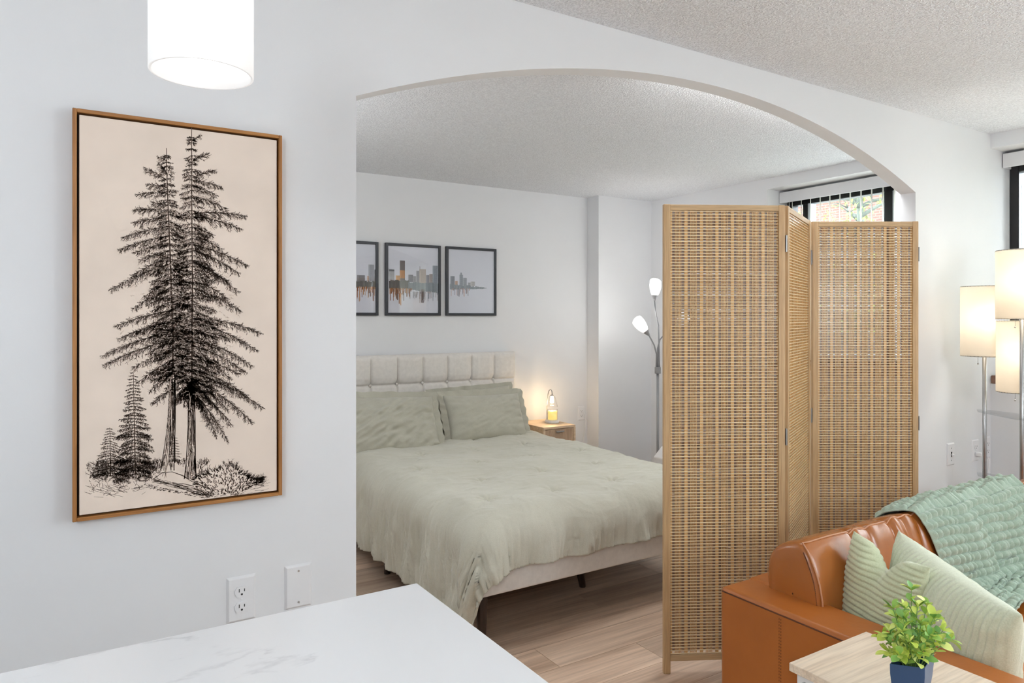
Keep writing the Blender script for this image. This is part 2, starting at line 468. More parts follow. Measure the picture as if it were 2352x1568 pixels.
# floor with its planks
fl = struct(MB().box(-2.3, 4.60, -3.1, 4.85, -0.10, -0.012).build('floor', 'subfloor'))
PW, PL, GAP = 0.18, 1.22, 0.0006
plank_me = {}
def plank_mesh(l, w):
    k = (round(l, 3), round(w, 3))
    if k not in plank_me:
        mb = MB(); c = 0.0006
        x0, x1, y0, y1 = GAP / 2, l - GAP / 2, GAP / 2, w - GAP / 2
        p = [(x0, y0, -0.012), (x1, y0, -0.012), (x1, y1, -0.012), (x0, y1, -0.012),
             (x0 + c, y0 + c, 0), (x1 - c, y0 + c, 0), (x1 - c, y1 - c, 0), (x0 + c, y1 - c, 0)]
        mb.add(p, [(0, 3, 2, 1), (4, 5, 6, 7), (0, 1, 5, 4), (1, 2, 6, 5), (2, 3, 7, 6), (3, 0, 4, 7)])
        me = mb.mesh('plank'); me.materials.append(M['plank']); plank_me[k] = me
    return plank_me[k]
row = 0; y = -2.98
offs = [0.0, 0.46, 0.86, 0.25, 0.66, 1.05, 0.12, 0.55]
while y < BACK_Y - 0.01:
    w = min(PW, BACK_Y - y)
    x = -2.2 - offs[row % len(offs)]
    while x < WIN_X - 0.01:
        a, b = max(x, -2.2), min(x + PL, WIN_X)
        if b - a > 0.05:
            o = bpy.data.objects.new('plank', plank_mesh(b - a, w)); C.objects.link(o)
            o.location = (a, y, 0); o.parent = fl
        x += PL
    y += PW; row += 1

# ceiling
struct(MB().box(-2.3, 4.60, -3.1, 4.85, CEIL, CEIL + 0.1).build('ceiling', 'ceiling'))

# dividing wall with the arch
def arch_pts(n=48):
    c = (AX1 - AX0) / 2; xm = (AX0 + AX1) / 2
    r = (c * c + RISE * RISE) / (2 * RISE)
    return [(x, SPRING + RISE - r + math.sqrt(max(0, r * r - (x - xm) ** 2)))
            for x in [AX0 + (AX1 - AX0) * i / n for i in range(n + 1)]]
mb = MB(); ap = arch_pts()
n = len(ap)
for yy in (ARCH_Y, ARCH_Y + ARCH_T):
    pass
y0, y1 = ARCH_Y, ARCH_Y + ARCH_T
mb.box(-2.2, AX0, y0, y1, 0, CEIL)
mb.box(AX1, 4.53, y0, y1, 0, CEIL)
vv = []
for (x, z) in ap: vv += [(x, y0, z), (x, y0, CEIL), (x, y1, z), (x, y1, CEIL)]
ff = []
for i in range(n - 1):
    a, b = 4 * i, 4 * i + 4
    ff += [(a, b, b + 1, a + 1), (a + 2, a + 3, b + 3, b + 2), (a, a + 2, b + 2, b)]
mb.add(vv, ff)
struct(mb.build('wall_center', 'wall', fix=False))

# back wall with its shallow step
struct(MB().prism([(-0.5, BACK_Y), (JUT_X, BACK_Y), (JUT_X, JUT_Y), (4.60, JUT_Y), (4.60, 4.85), (-0.5, 4.85)], 'z', 0, CEIL)
       .build('wall_back', 'wall'))
struct(MB().box(-0.5, -0.4, ARCH_Y + ARCH_T, 4.85, 0, CEIL).build('wall_left', 'wall'))
# window wall: soffit beam, sill walls, piers
BW0, BW1 = 1.968, 3.349          # bedroom recess in y
LW0, LW1 = -2.15, 1.893          # living recess in y
mb = MB()
mb.box(WIN_X, 4.60, -3.1, ARCH_Y, REC_Z, CEIL)
mb.box(WIN_X, 4.60, ARCH_Y + ARCH_T, JUT_Y, REC_Z, CEIL)
mb.box(WIN_X, 4.60, BW1, JUT_Y, 0, REC_Z)
mb.box(WIN_X, 4.60, BW0, BW1, 0, SILL_Z)
mb.box(WIN_X, 4.60, LW0, LW1, 0, SILL_Z)
mb.box(WIN_X, 4.60, -3.1, LW0, 0, REC_Z)
struct(mb.build('wall_right', 'wall'))
struct(MB().box(-2.3, -2.2, -3.1, ARCH_Y + ARCH_T, 0, CEIL).build('wall_kitchen', 'wall'))
struct(MB().box(-2.3, 4.60, -3.2, -3.1, 0, CEIL).build('wall_rear', 'wall'))

# ------------------------------------------------------------------ windows
def window(idx, ya, yb, mullions, sashes):
    z0, z1 = SILL_Z + 0.03, REC_Z
    w = bpy.data.objects.new('window_%d' % idx, None); C.objects.link(w); w['kind'] = 'structure'
    xa, xb = GLASS_X - 0.035, GLASS_X + 0.035
    f = MB()
    f.box(xa, xb, ya, ya + 0.045, z0, z1); f.box(xa, xb, yb - 0.045, yb, z0, z1)
    f.box(xa, xb, ya + 0.045, yb - 0.045, z0, z0 + 0.05); f.box(xa, xb, ya + 0.045, yb - 0.045, z1 - 0.11, z1)
    f.build('window_frame', 'black_alu', w, bevel=0.003, seg=1)
    for (a, b) in mullions:
        MB().box(xa - 0.005, xb, a, b, z0 + 0.05, z1 - 0.11).build('mullion', 'black_alu', w, bevel=0.003, seg=1)
    for (a, b) in sashes:
        MB().box(xa - 0.012, xb - 0.01, a, b, z0 + 0.05, z1 - 0.11).build('sash_trim', 'alu', w, bevel=0.002, seg=1)
    cuts = sorted([ya + 0.045] + [q for m_ in mullions for q in m_] + [yb - 0.045])
    for i in range(0, len(cuts), 2):
        if cuts[i + 1] - cuts[i] > 0.02:
            MB().box(GLASS_X - 0.003, GLASS_X + 0.003, cuts[i], cuts[i + 1], z0 + 0.05, z1 - 0.11).build('pane', 'window_glass', w)
    s = MB().box(WIN_X - 0.004, GLASS_X - 0.035, ya + 0.001, yb - 0.001, SILL_Z, SILL_Z + 0.045)
    s.build('window_sill', 'stone_sill', w, bevel=0.004, seg=2)
    return w
window(1, BW0 + 0.002, BW1 - 0.002, [(3.168, 3.212), (2.556, 2.614)], [(3.148, 3.166), (2.540, 2.553)])
window(2, LW0 + 0.002, LW1 - 0.002, [(1.77, 1.80), (0.62, 0.68), (-0.55, -0.49)], [(1.75, 1.768)])

# vertical blinds
def blind(label, ya, yb, slat_y, angle, loc):
    t = thing('vertical_blind', loc, label, 'blind')
    v = MB()
    v.box(4.405, 4.415, ya, yb, 2.19, 2.268); v.box(4.415, 4.49, ya, ya + 0.008, 2.19, 2.268)
    v.box(4.415, 4.49, yb - 0.008, yb, 2.19, 2.268)
    v.build('valance', 'valance', t, bevel=0.002, seg=1)
    MB().box(4.425, 4.465, ya + 0.01, yb - 0.01, 2.225, 2.262).build('head_rail', 'white_plastic', t, bevel=0.002, seg=1)
    n = 6
    base = MB()
    def slat_fn(uu, vv_):
        s = (uu - 0.5) * 0.062
        return Vector((s, 0.004 * math.cos(math.pi * (uu - 0.5)) - 0.002, -vv_ * 1.16))
    base.grid(slat_fn, n, 1)
    me = base.mesh('slat'); me.materials.append(M['blind'])
    for p in me.polygons: p.use_smooth = True
    for yy in slat_y:
        o = bpy.data.objects.new('slat', me); C.objects.link(o)
        o.parent = t; o.matrix_parent_inverse = Matrix.Translation(-Vector(loc))
        o.location = (4.447, yy, 2.222); o.rotation_euler = (0, 0, angle(yy) if callable(angle) else angle)
        s = o.modifiers.new('solid', 'SOLIDIFY'); s.thickness = 0.0015
    return t
ys = [3.293, 3.267, 3.193, 3.119, 3.044, 2.97, 2.896, 2.821, 2.745, 2.672, 2.596, 2.52, 2.445, 2.37, 2.295, 2.22, 2.145, 2.07, 2.02]
blind('ivory vertical blind hanging open in the bedroom window', 1.975, 3.345, ys, math.radians(36), (4.447, 2.66, 2.19))
ys2 = [1.74 - 0.076 * i for i in range(50)]
blind('ivory vertical blind in the living room window behind the floor lamp', LW0 + 0.01, 1.888, ys2, lambda q: math.radians(74 if q > 1.15 else 24), (4.447, -0.1, 2.19))

# ------------------------------------------------------------------ outside: facade, tree, ground
g = MB().box(5.5, 60, -25, 50, -3.2, -3.0).build('courtyard', 'ground'); struct(g)
fac = thing('brick_building', (26, 16, -3), 'brick apartment building seen through the bedroom window blind', 'building')
MB().box(26, 30, 9, 27, -3, 8.2).build('facade', 'brick', fac)
for (a, b, c, d) in [(13.6, 15.1, 2.2, 4.2), (19.5, 21.0, 2.2, 4.2)]:
    wf = MB().box(25.9, 26.05, a, b, c, d).build('window', 'render_white', fac)
    MB().box(25.86, 25.91, a + 0.12, b - 0.12, c + 0.12, d - 0.12).build('pane', 'black_alu', wf)
MB().box(22.0, 26.0, 10.5, 15.2, -3, 4.3).build('stucco_annex', 'render_white', fac)
def outdoor_tree(base, height, label, seed, lean=(0.0, 0.0), leaves=1500, spread=1.7):
    rng = random.Random(seed)
    t = thing('courtyard_tree', base, label, 'tree')
    bx_, by_, bz_ = base
    tr = MB()
    pts = [Vector((bx_ + lean[0] * s + 0.12 * math.sin(3 * s), by_ + lean[1] * s + 0.10 * math.sin(4 * s + 1), bz_ + height * s)) for s in [i / 8 for i in range(9)]]
    tr.tube(pts, [0.13 - 0.10 * i / 8 for i in range(9)], 10)
    tr.build('trunk', 'bark', t, smooth=True)
    br = MB(); tips = []
    for k in range(34):
        s = rng.uniform(0.5, 0.98); i = int(s * 8); p = pts[i].lerp(pts[min(8, i + 1)], s * 8 - i)
        a = rng.uniform(0, 2 * math.pi); L = rng.uniform(0.5, 1.0) * spread * (1.25 - 0.6 * s)
        q = [p]
        for j in range(1, 5):
            q.append(p + Vector((math.cos(a + 0.2 * j * rng.uniform(-1, 1)) * L * j / 4, math.sin(a) * L * j / 4, L * 0.35 * j / 4 + 0.05 * rng.uniform(-1, 1))))
        br.tube(q, [0.035, 0.028, 0.02, 0.014, 0.006], 6)
        tips += q[1:]
        for m_ in range(3):
            p2 = q[rng.randint(1, 3)]
            q2 = p2 + Vector((rng.uniform(-1, 1), rng.uniform(-1, 1), rng.uniform(-0.1, 0.7))) * 0.4
            br.tube([p2, (p2 + q2) / 2 + Vector((0, 0, 0.04)), q2], [0.013, 0.009, 0.004], 5); tips.append(q2)
    br.build('branches', 'bark', t, smooth=True)
    lf = MB()
    for k in range(leaves):
        c = rng.choice(tips) + Vector((rng.gauss(0, 0.16), rng.gauss(0, 0.16), rng.gauss(0, 0.13)))
        e = Euler((rng.uniform(0, 6), rng.uniform(0, 6), rng.uniform(0, 6))).to_matrix(); s = rng.uniform(0.025, 0.055)
        lf.add([tuple(c + e @ Vector(q)) for q in ((-s, 0, 0), (0, -s * 0.5, 0), (s, 0, 0), (0, s * 0.5, s * 0.2))], [(0, 1, 2, 3)])
    o = lf.build('leaves', 'foliage', t, fix=False); o['kind'] = 'stuff'
outdoor_tree((10.4, 6.25, -3.0), 7.6, 'slender tree with pale spring leaves outside the bedroom window', 3, (0.5, 0.7), 1700, 1.9)

# ------------------------------------------------------------------ framed tree print on the dividing wall
PY = ARCH_Y - 0.034                     # front plane of the frame
tl, br_ = on_y(166.2, 246.5, PY), on_y(648.5, 1137, PY)
px0, px1, pz0, pz1 = tl.x, br_.x, br_.z, tl.z
pic = thing('tree_print', ((px0 + px1) / 2, ARCH_Y, pz0), 'tall sepia pine tree print on beige canvas in a thin oak frame', 'wall art')
FW = 0.0085
def frame_bar(x0, x1, z0, z1, m, nm='frame_bar'):
    MB().box(x0, x1, PY, ARCH_Y, z0, z1).build(nm, m, pic, bevel=0.0012, seg=1)
frame_bar(px0, px0 + FW, pz0, pz1, 'oak_frame'); frame_bar(px1 - FW, px1, pz0, pz1, 'oak_frame')
frame_bar(px0 + FW, px1 - FW, pz0, pz0 + FW, 'oak_frame_h'); frame_bar(px0 + FW, px1 - FW, pz1 - FW, pz1, 'oak_frame_h')
MB().box(px0 + FW, px1 - FW, ARCH_Y - 0.012, ARCH_Y - 0.004, pz0 + FW, pz1 - FW).build('backing_board', 'black_gap', pic)
G = 0.0045; CY = PY + 0.004
cv = MB().box(px0 + FW + G, px1 - FW - G, CY, ARCH_Y - 0.012, pz0 + FW + G, pz1 - FW - G).build('canvas', 'canvas', pic, bevel=0.0015, seg=2)

class Ink:
    """pen strokes laid flat on the canvas, given in photograph pixels of the printed drawing"""
    def __init__(self, seed): self.mb = MB(); self.r = random.Random(seed); self.lift = 0.0004
    def line(self, pts, w0, w1=None):
        if w1 is None: w1 = w0
        n = len(pts); vs_ = []
        for i, (u, v) in enumerate(pts):
            a = pts[max(0, i - 1)]; b = pts[min(n - 1, i + 1)]
            dx, dy = b[0] - a[0], b[1] - a[1]; L = math.hypot(dx, dy) or 1
            w = (w0 + (w1 - w0) * i / (n - 1)) / 2
            for s in (-1, 1):
                p = on_y(u - s * dy / L * w, v + s * dx / L * w, CY)
                vs_.append((p.x, CY - self.lift, p.z))
        self.mb.add(vs_, [(2 * i, 2 * i + 1, 2 * i + 3, 2 * i + 2) for i in range(n - 1)])
    def spray(self, u, v, ang, L, w, needles=4):
        r = self.r; pts = [(u, v)]
        a = ang
        for i in range(3):
            u += math.cos(a) * L / 3; v += math.sin(a) * L / 3; pts.append((u, v)); a += r.uniform(-0.25, 0.25)
        self.line(pts, w, w * 0.5)
        for k in range(needles):
            i = r.randint(0, 2); t = r.random()
            p = (pts[i][0] + (pts[i + 1][0] - pts[i][0]) * t, pts[i][1] + (pts[i + 1][1] - pts[i][1]) * t)
            b = ang + r.choice((-1, 1)) * r.uniform(0.45, 1.0); l = L * r.uniform(0.22, 0.42)
            self.line([p, (p[0] + math.cos(b) * l, p[1] + math.sin(b) * l)], w * 0.9, w * 0.4)
    def branch(self, A, T, sag=0.10, size=11, dens=1.0, w=0.95):
        r = self.r
        L = math.hypot(T[0] - A[0], T[1] - A[1])
        if L < 4: return
        mid = ((A[0] + T[0]) / 2, (A[1] + T[1]) / 2 - sag * L)
        N = max(4, int(L / 2.6 * dens))
        bez = lambda s: ((1 - s) ** 2 * A[0] + 2 * s * (1 - s) * mid[0] + s * s * T[0], (1 - s) ** 2 * A[1] + 2 * s * (1 - s) * mid[1] + s * s * T[1])
        self.line([bez(i / 8) for i in range(9)], min(2.4, 0.8 + L / 90), 0.7)
        for i in range(N):
            s = (i + r.random()) / N
            p = bez(s); q = bez(min(1, s + 0.02)); d = math.atan2(q[1] - p[1], q[0] - p[0]) if s < 0.97 else math.atan2(T[1] - mid[1], T[0] - mid[0])
            env = (0.55 + 0.75 * math.sin(math.pi * min(1, 0.15 + s * 0.8))) * min(1, 0.4 + L / 70)
            sgn = 1 if math.cos(d) >= 0 else -1
            # lower side hangs, upper side short
            self.spray(p[0], p[1], d + sgn * r.uniform(0.3, 1.15), size * env * r.uniform(0.55, 1.15), w, 4)
            if r.random() < 0.75:
                self.spray(p[0], p[1], d - sgn * r.uniform(0.2, 0.75), size * env * r.uniform(0.3, 0.7), w, 3)
        for k in range(3):
            self.spray(T[0], T[1], math.atan2(T[1] - mid[1], T[0] - mid[0]) + r.uniform(-0.5, 0.5), size * 0.5, w * 0.8, 2)
    def trunk(self, axis, w0, w1, base=True):
        r = self.r; n = len(axis)
        def at(s):
            i = min(n - 2, int(s * (n - 1))); t = s * (n - 1) - i
            return (axis[i][0] + (axis[i + 1][0] - axis[i][0]) * t, axis[i][1] + (axis[i + 1][1] - axis[i][1]) * t)
        for k in range(int(26 + w1 * 5)):
            o = r.uniform(-0.5, 0.5); o = 0.5 - (0.5 - o) ** 1.5 if r.random() < 0.6 else o
            s0 = r.uniform(0, 0.9); s1 = min(1, s0 + r.uniform(0.05, 0.22)); pts = []
            for i in range(5):
                s = s0 + (s1 - s0) * i / 4; p = at(s); wd = w0 + (w1 - w0) * s ** 1.6
                pts.append((p[0] + o * wd + r.uniform(-0.5, 0.5), p[1]))
            self.line(pts, 0.9)
        for sd in (-0.5, 0.5):
            for rep in range(2):
                self.line([(at(s)[0] + sd * (w0 + (w1 - w0) * s ** 1.6) + r.uniform(-0.4, 0.4), at(s)[1]) for s in [i / 14 for i in range(15)]], 1.2)
    def conifer(self, top, base, half, nb, size=8, dens=1.0, w=0.8, e=0.8):
        r = self.r; H = base[1] - top[1]
        self.line([top, ((top[0] + base[0]) / 2, (top[1] + base[1]) / 2), base], 0.8, max(2.2, half * 0.06))
        for k in range(nb):
            s = (k + 0.5) / nb
            A = (top[0] + (base[0] - top[0]) * s, top[1] + H * s)
            for sg in (-1, 1):
                L = half * (0.08 + 0.92 * s ** e) * r.uniform(0.65, 1.08)
                self.branch(A, (A[0] + sg * L, A[1] + L * r.uniform(0.02, 0.42)), r.uniform(-0.04, 0.12), size * (0.5 + 0.5 * s), dens, w)
ink = Ink(11)
def R1(x, y): return (120 + x / 3.136, 220 + y / 3.136)
def R2(x, y): return (120 + x / 3.136, 720 + y / 3.136)
LT = [(382, 340), (384, 420), (387, 500), (391, 590), (394, 680), (397, 770), (397, 860)]
RT = [(440, 293), (440.5, 380), (440.5, 470), (441, 560), (442, 650), (441, 740), (441, 830), (440, 900)]
def on_axis(ax, v):
    for a, b in zip(ax[:-1], ax[1:]):
        if a[1] <= v <= b[1]: return a[0] + (b[0] - a[0]) * (v - a[1]) / (b[1] - a[1])
    return ax[-1][0] if v > ax[-1][1] else ax[0][0]
right_b = [((1010, 330), (1060, 290)), ((1010, 470), (1115, 418)), ((1010, 590), (1165, 540)), ((1010, 610), (1218, 660)), ((1010, 650), (1180, 718)), ((1010, 730), (1245, 808)),
           ((1010, 850), (1385, 868)), ((1010, 870), (1355, 958)), ((1012, 950), (1150, 1000)), ((1014, 1010), (1215, 1100)), ((1015, 1075), (1400, 1222)),
           ((1015, 1110), (1335, 1275)), ((1015, 1190), (1335, 1408)), ((1018, 1250), (1265, 1330)), ((1020, 1390), (1350, 1545)), ((1020, 1330), (1255, 1455))]
right_b2 = [((1010, 35), (1500, 140)), ((1012, 60), (1468, 262)), ((1010, 120), (1260, 180)), ((1010, 180), (1430, 372)), ((1010, 230), (1385, 418)), ((1010, 300), (1280, 465)),
            ((1010, 430), (1510, 675)), ((1012, 470), (1435, 778)), ((1010, 400), (1400, 590)), ((1010, 520), (1288, 795)), ((1010, 560), (1262, 912)), ((1010, 540), (1180, 880)), ((1010, 470), (1260, 690)), ((1010, 330), (1340, 430))]
left_b = [((825, 470), (770, 445)), ((825, 610), (675, 520)), ((825, 560), (770, 490)), ((828, 700), (612, 712)), ((828, 660), (690, 640)), ((832, 790), (725, 770)), ((835, 830), (600, 820)), ((836, 880), (592, 912)),
          ((838, 940), (515, 1020)), ((840, 1010), (490, 1106)), ((842, 1060), (600, 1130)), ((845, 1120), (640, 1180)), ((848, 1160), (585, 1290)), ((850, 1210), (425, 1392)),
          ((852, 1300), (720, 1395)), ((855, 1380), (590, 1528)), ((856, 1330), (670, 1440))]
left_b2 = [((868, -20), (465, 88)), ((870, 60), (490, 178)), ((872, 130), (368, 302)), ((874, 190), (380, 368)), ((876, 120), (600, 130)), ((876, 260), (590, 385)), ((876, 330), (622, 492)), ((876, 420), (708, 552)), ((876, 380), (760, 480)), ((870, 540), (722, 640)), ((872, 200), (690, 290))]
for A, T in right_b: ink.branch(R1(*A), R1(*T), 0.09, 13 + 3 * (A[1] > 700))
for A, T in right_b2: ink.branch(R2(*A), R2(*T), 0.10, 16)
for A, T in left_b: ink.branch(R1(*A), R1(*T), 0.06, 13 + 3 * (A[1] > 700))
for A, T in left_b2: ink.branch(R2(*A), R2(*T), 0.07, 16)
rr = ink.r
# inner growth between and around the two trunks
for k in range(66):
    s = (k + rr.random()) / 66
    v = 350 + s * 520; u = on_axis(LT, v)
    L = (8 + 52 * min(1, s * 1.7)) * rr.uniform(0.5, 1.0)
    ink.branch((u, v), (u + L, v + L * rr.uniform(0.1, 0.55)), 0.06, 12)
    L *= 0.9
    ink.branch((u, v), (u - L, v + L * rr.uniform(0.1, 0.55)), 0.06, 12)
for k in range(72):
    s = (k + rr.random()) / 72
    v = 300 + s * 600; u = on_axis(RT, v)
    L = (5 + 58 * min(1, s * 1.5)) * rr.uniform(0.5, 1.0)
    ink.branch((u, v), (u - L, v + L * rr.uniform(0.05, 0.5)), 0.06, 12)
    ink.branch((u, v), (u + L, v + L * rr.uniform(0.05, 0.5)), 0.06, 12)
for k in range(16):
    ink.branch((440, 880 + rr.uniform(-20, 10)), (440 + rr.uniform(-45, 60), 925 + rr.uniform(-15, 20)), 0.0, 12)
ink.line(LT, 1.5, 6); ink.line(RT, 1.5, 5)
ink.trunk([(395, 850), (396, 900), (394, 960), (391, 1010), (387, 1050), (384, 1080)], 13, 32)
ink.trunk([(440, 880), (440, 930), (440, 990), (439, 1040), (438, 1075), (437, 1100)], 14, 28)
ink.conifer((306, 852), (311, 1090), 52, 34, 11, 1.5, 0.8)
ink.conifer((252, 981), (254, 1094), 46, 20, 9, 1.2, 0.65)
ink.conifer((402, 990), (402, 1062), 16, 12, 6, 0.9, 0.45)
# undergrowth, shrub, path and hatching
for k in range(720):
    u = rr.gauss(275, 48); v = 1062 + abs(rr.gauss(0, 26)) + max(0, 240 - u) * 0.1
    if 200 < u < 375 and v < 1142:
        ink.spray(u, v, rr.uniform(-2.9, -0.2), rr.uniform(5, 12), 0.75, 3)
for k in range(420):
    u = rr.uniform(330, 480); v = 1058 + rr.random() ** 1.5 * 38
    if not (372 < u < 396 or 425 < u < 452) and v < 1064 + abs(u - 400) * 0.55:
        ink.spray(u, v, rr.uniform(-2.2, -0.9), rr.uniform(4, 9), 0.8, 3)
def bush_top(u): return 1098 - 34 * math.exp(-((u - 528) / 30) ** 2) - 14 * math.exp(-((u - 480) / 26) ** 2)
for k in range(620):
    u = rr.uniform(446, 600); b = bush_top(u); v = b + rr.random() * max(6, (1138 - b) * (1 - max(0, u - 545) / 70))
    if v < 1138:
        a = -1.57 + (u - 525) / 60 + rr.uniform(-0.5, 0.5)
        ink.line([(u, v), (u + math.cos(a) * 5, v + math.sin(a) * 5)], 2.0, 0.6)
        if v < b + 12: ink.spray(u, v, a, rr.uniform(6, 13), 0.8, 5)
for k in range(150):   # grass and ground hatching
    u = rr.uniform(205, 600); v = 1118 + rr.uniform(0, 24) - max(0, u - 500) * 0.12
    if u < 330 or u > 470: ink.line([(u, v), (u + rr.uniform(8, 22) * (-1 if u < 300 else 1), v + rr.uniform(-3, 3) - 4)], 0.7, 0.4)
for pth in ([(352, 1100), (372, 1085), (395, 1083), (420, 1092), (446, 1108), (470, 1118), (490, 1126), (482, 1134), (455, 1133)],
            [(352, 1100), (380, 1108), (412, 1118), (440, 1130), (468, 1138)], [(316, 1098), (330, 1092), (345, 1097), (338, 1104), (320, 1104), (316, 1098)],
            [(398, 1112), (420, 1110), (446, 1116)], [(570, 1110), (590, 1112), (606, 1115)]):
    for rep in range(2): ink.line([(a + rr.uniform(-0.8, 0.8), b + rr.uniform(-0.8, 0.8)) for a, b in pth], 1.1)
for k in range(170):
    t_ = rr.random(); u = 352 + 130 * t_; v = 1098 + 34 * t_ + rr.uniform(-2, 9)
    ink.line([(u, v), (u + rr.uniform(6, 16), v + rr.uniform(0, 4))], 0.7, 0.4)
for k in range(90):
    t_ = rr.random(); u = 330 + 150 * t_; v = 1112 + 26 * t_ + rr.uniform(0, 8)
    ink.line([(u, v), (u + rr.uniform(3, 9), v + rr.uniform(-3, 2))], 1.3, 0.6)
# paper-coloured strokes that break up the dark masses, as in an engraving
hl = Ink(5); hl.lift = 0.0007
for ax, v0, v1, n_, wd in ((LT, 470, 880, 330, 46), (RT, 420, 910, 420, 50)):
    for k in range(n_):
        v = hl.r.uniform(v0, v1); sg = hl.r.choice((-1, 1)); u = on_axis(ax, v) + sg * abs(hl.r.gauss(0, wd * min(1, 0.25 + (v - v0) / 260)))
        hl.spray(u, v, (0.35 if sg > 0 else 2.8) + hl.r.uniform(-0.5, 0.5), hl.r.uniform(5, 11), 0.75, 3)
for k in range(60):
    v = hl.r.uniform(860, 1085); hl.line([(on_axis([(397, 860), (384, 1085)], v) - hl.r.uniform(1, 8), v), (on_axis([(397, 860), (384, 1085)], v) - hl.r.uniform(1, 8), v + 14)], 0.9)
    v = hl.r.uniform(900, 1095); hl.line([(440 - hl.r.uniform(1, 7), v), (440 - hl.r.uniform(1, 7), v + 14)], 0.9)
hd = hl.mb.build('paper_highlights', 'ink_light', pic, fix=False); hd['kind'] = 'stuff'
dr = ink.mb.build('ink_drawing', 'ink', pic, fix=False); dr['kind'] = 'stuff'
dr['label'] = 'sepia engraving of two tall pines with small firs and bushes'

# ------------------------------------------------------------------ skyline prints above the bed
FY = BACK_Y - 0.024
def K(x, y): return (800 + x / 5.88, 520 + y / 5.88)
def flat(col): 
    k = 'print_%d_%d_%d' % col
    if k not in M: M[k] = mat(k, rgb(*col), 0.6, var=0.06, vscale=60, spec=0.2)
    return k
def skyline(label, x0, x1, ztop, zbot, builds, trees, seed, glow):
    t = thing('skyline_print', ((x0 + x1) / 2, BACK_Y, zbot), label, 'framed picture', 'skyline prints above the bed')
    fw = 0.019
    for (a, b, c, d) in ((x0, x0 + fw, zbot, ztop), (x1 - fw, x1, zbot, ztop), (x0 + fw, x1 - fw, zbot, zbot + fw), (x0 + fw, x1 - fw, ztop - fw, ztop)):
        MB().box(a, b, FY, BACK_Y, c, d).build('frame_bar', 'black_frame', t, bevel=0.0015, seg=1)
    pm = M.get('print_paper')
    if pm is None:
        m, nt, b = new_mat('skyline_paper')
        v = coords(nt, 'Object'); sp = nt.nodes.new('ShaderNodeSeparateXYZ'); nt.links.new(v, sp.inputs[0])
        r = ramp(nt, sp.outputs[2], [(0.0, rgb(222, 220, 226)), (1.0, rgb(210, 212, 222))])
        n_ = noise_node(nt, v, 9, 3); mx = nt.nodes.new('ShaderNodeMixRGB'); mx.blend_type = 'SOFT_LIGHT'; mx.inputs[0].default_value = 0.12
        nt.links.new(r.outputs[0], mx.inputs[1]); nt.links.new(n_.outputs[0], mx.inputs[2]); nt.links.new(mx.outputs[0], b.inputs['Base Color'])
        b.inputs['Roughness'].default_value = 0.6; M['print_paper'] = m
    py = FY + 0.010
    pr = MB().box(x0 + fw, x1 - fw, py, py + 0.006, zbot + fw, ztop - fw).build('print', 'print_paper', t)
    per = {}
    rng = random.Random(seed)
    layer = [0]
    def quad(xa, xb, ya, yb, col):
        p = on_y(*K(xa, ya), py); q = on_y(*K(xb, yb), py)
        a, b = max(p.x, x0 + fw + 0.001), min(q.x, x1 - fw - 0.001)
        if b <= a: return
        layer[0] += 1; yy = py - 0.0003 - 0.000004 * layer[0]
        per.setdefault(col, MB()).add([(a, yy, p.z), (b, yy, p.z), (b, yy, q.z), (a, yy, q.z)], [(0, 1, 2, 3)])
    for (xa, xb, ya, yb, col) in builds:
        quad(xa, xb, ya, yb, col)
        for k in range(int((yb - ya) / 26)):
            yy = ya + 12 + 26 * k; quad(xa + 3, xb - 3, yy, yy + 5, tuple(max(0, c - 14) for c in col))
        quad(xa, xa + (xb - xa) * 0.22, ya, yb, tuple(min(255, c + 16) for c in col))
    for (xa, xb, fa, fb, col) in trees:
        x = xa
        while x < xb:
            w = rng.uniform(10, 22); s = (x - xa) / (xb - xa)
            quad(x, x + w, fa[0] + (fb[0] - fa[0]) * s + rng.uniform(-9, 9), fa[1] + (fb[1] - fa[1]) * s + rng.uniform(-4, 4), (lambda j: tuple(c + j for c in col))(rng.choice((-7, 0, 7)))); x += w * 0.8
    for (xa, xb, ya, yb, cols, nn) in glow:
        for k in range(nn):
            x = rng.uniform(xa, xb); l = (yb - ya) * rng.random() ** 1.6
            quad(x, x + rng.uniform(4, 12), ya + rng.uniform(-6, 6), ya + 14 + l, rng.choice(cols))
    for col, mb_ in per.items():
        mb_.build('skyline', flat(col), pr, fix=False)['kind'] = 'stuff'
    MB().box(x0 + fw, x1 - fw, FY + 0.004, FY + 0.006, zbot + fw, ztop - fw).build('glazing', 'glass', t)
ORG = [(168, 108, 62), (140, 92, 66), (196, 150, 110), (110, 90, 82), (206, 178, 158)]
BLU = [(150, 156, 166), (176, 172, 178), (186, 160, 152), (130, 132, 142)]
z1_, z0_ = 1.885, 1.374
skyline('black framed skyline print half hidden by the wall edge', 1.416, 1.845, z1_, z0_,
        [(115, 225, 655, 760, (122, 120, 124)), (272, 348, 512, 740, (150, 152, 160)), (352, 374, 580, 740, (110, 112, 118)), (258, 274, 665, 740, (190, 150, 120)), (-120, -40, 560, 760, (120, 120, 126)), (-30, 60, 610, 760, (140, 136, 138))],
        [(-130, 374, (735, 810), (740, 850), (104, 104, 102))], 1, [(-130, 374, 815, 1000, ORG, 60)])
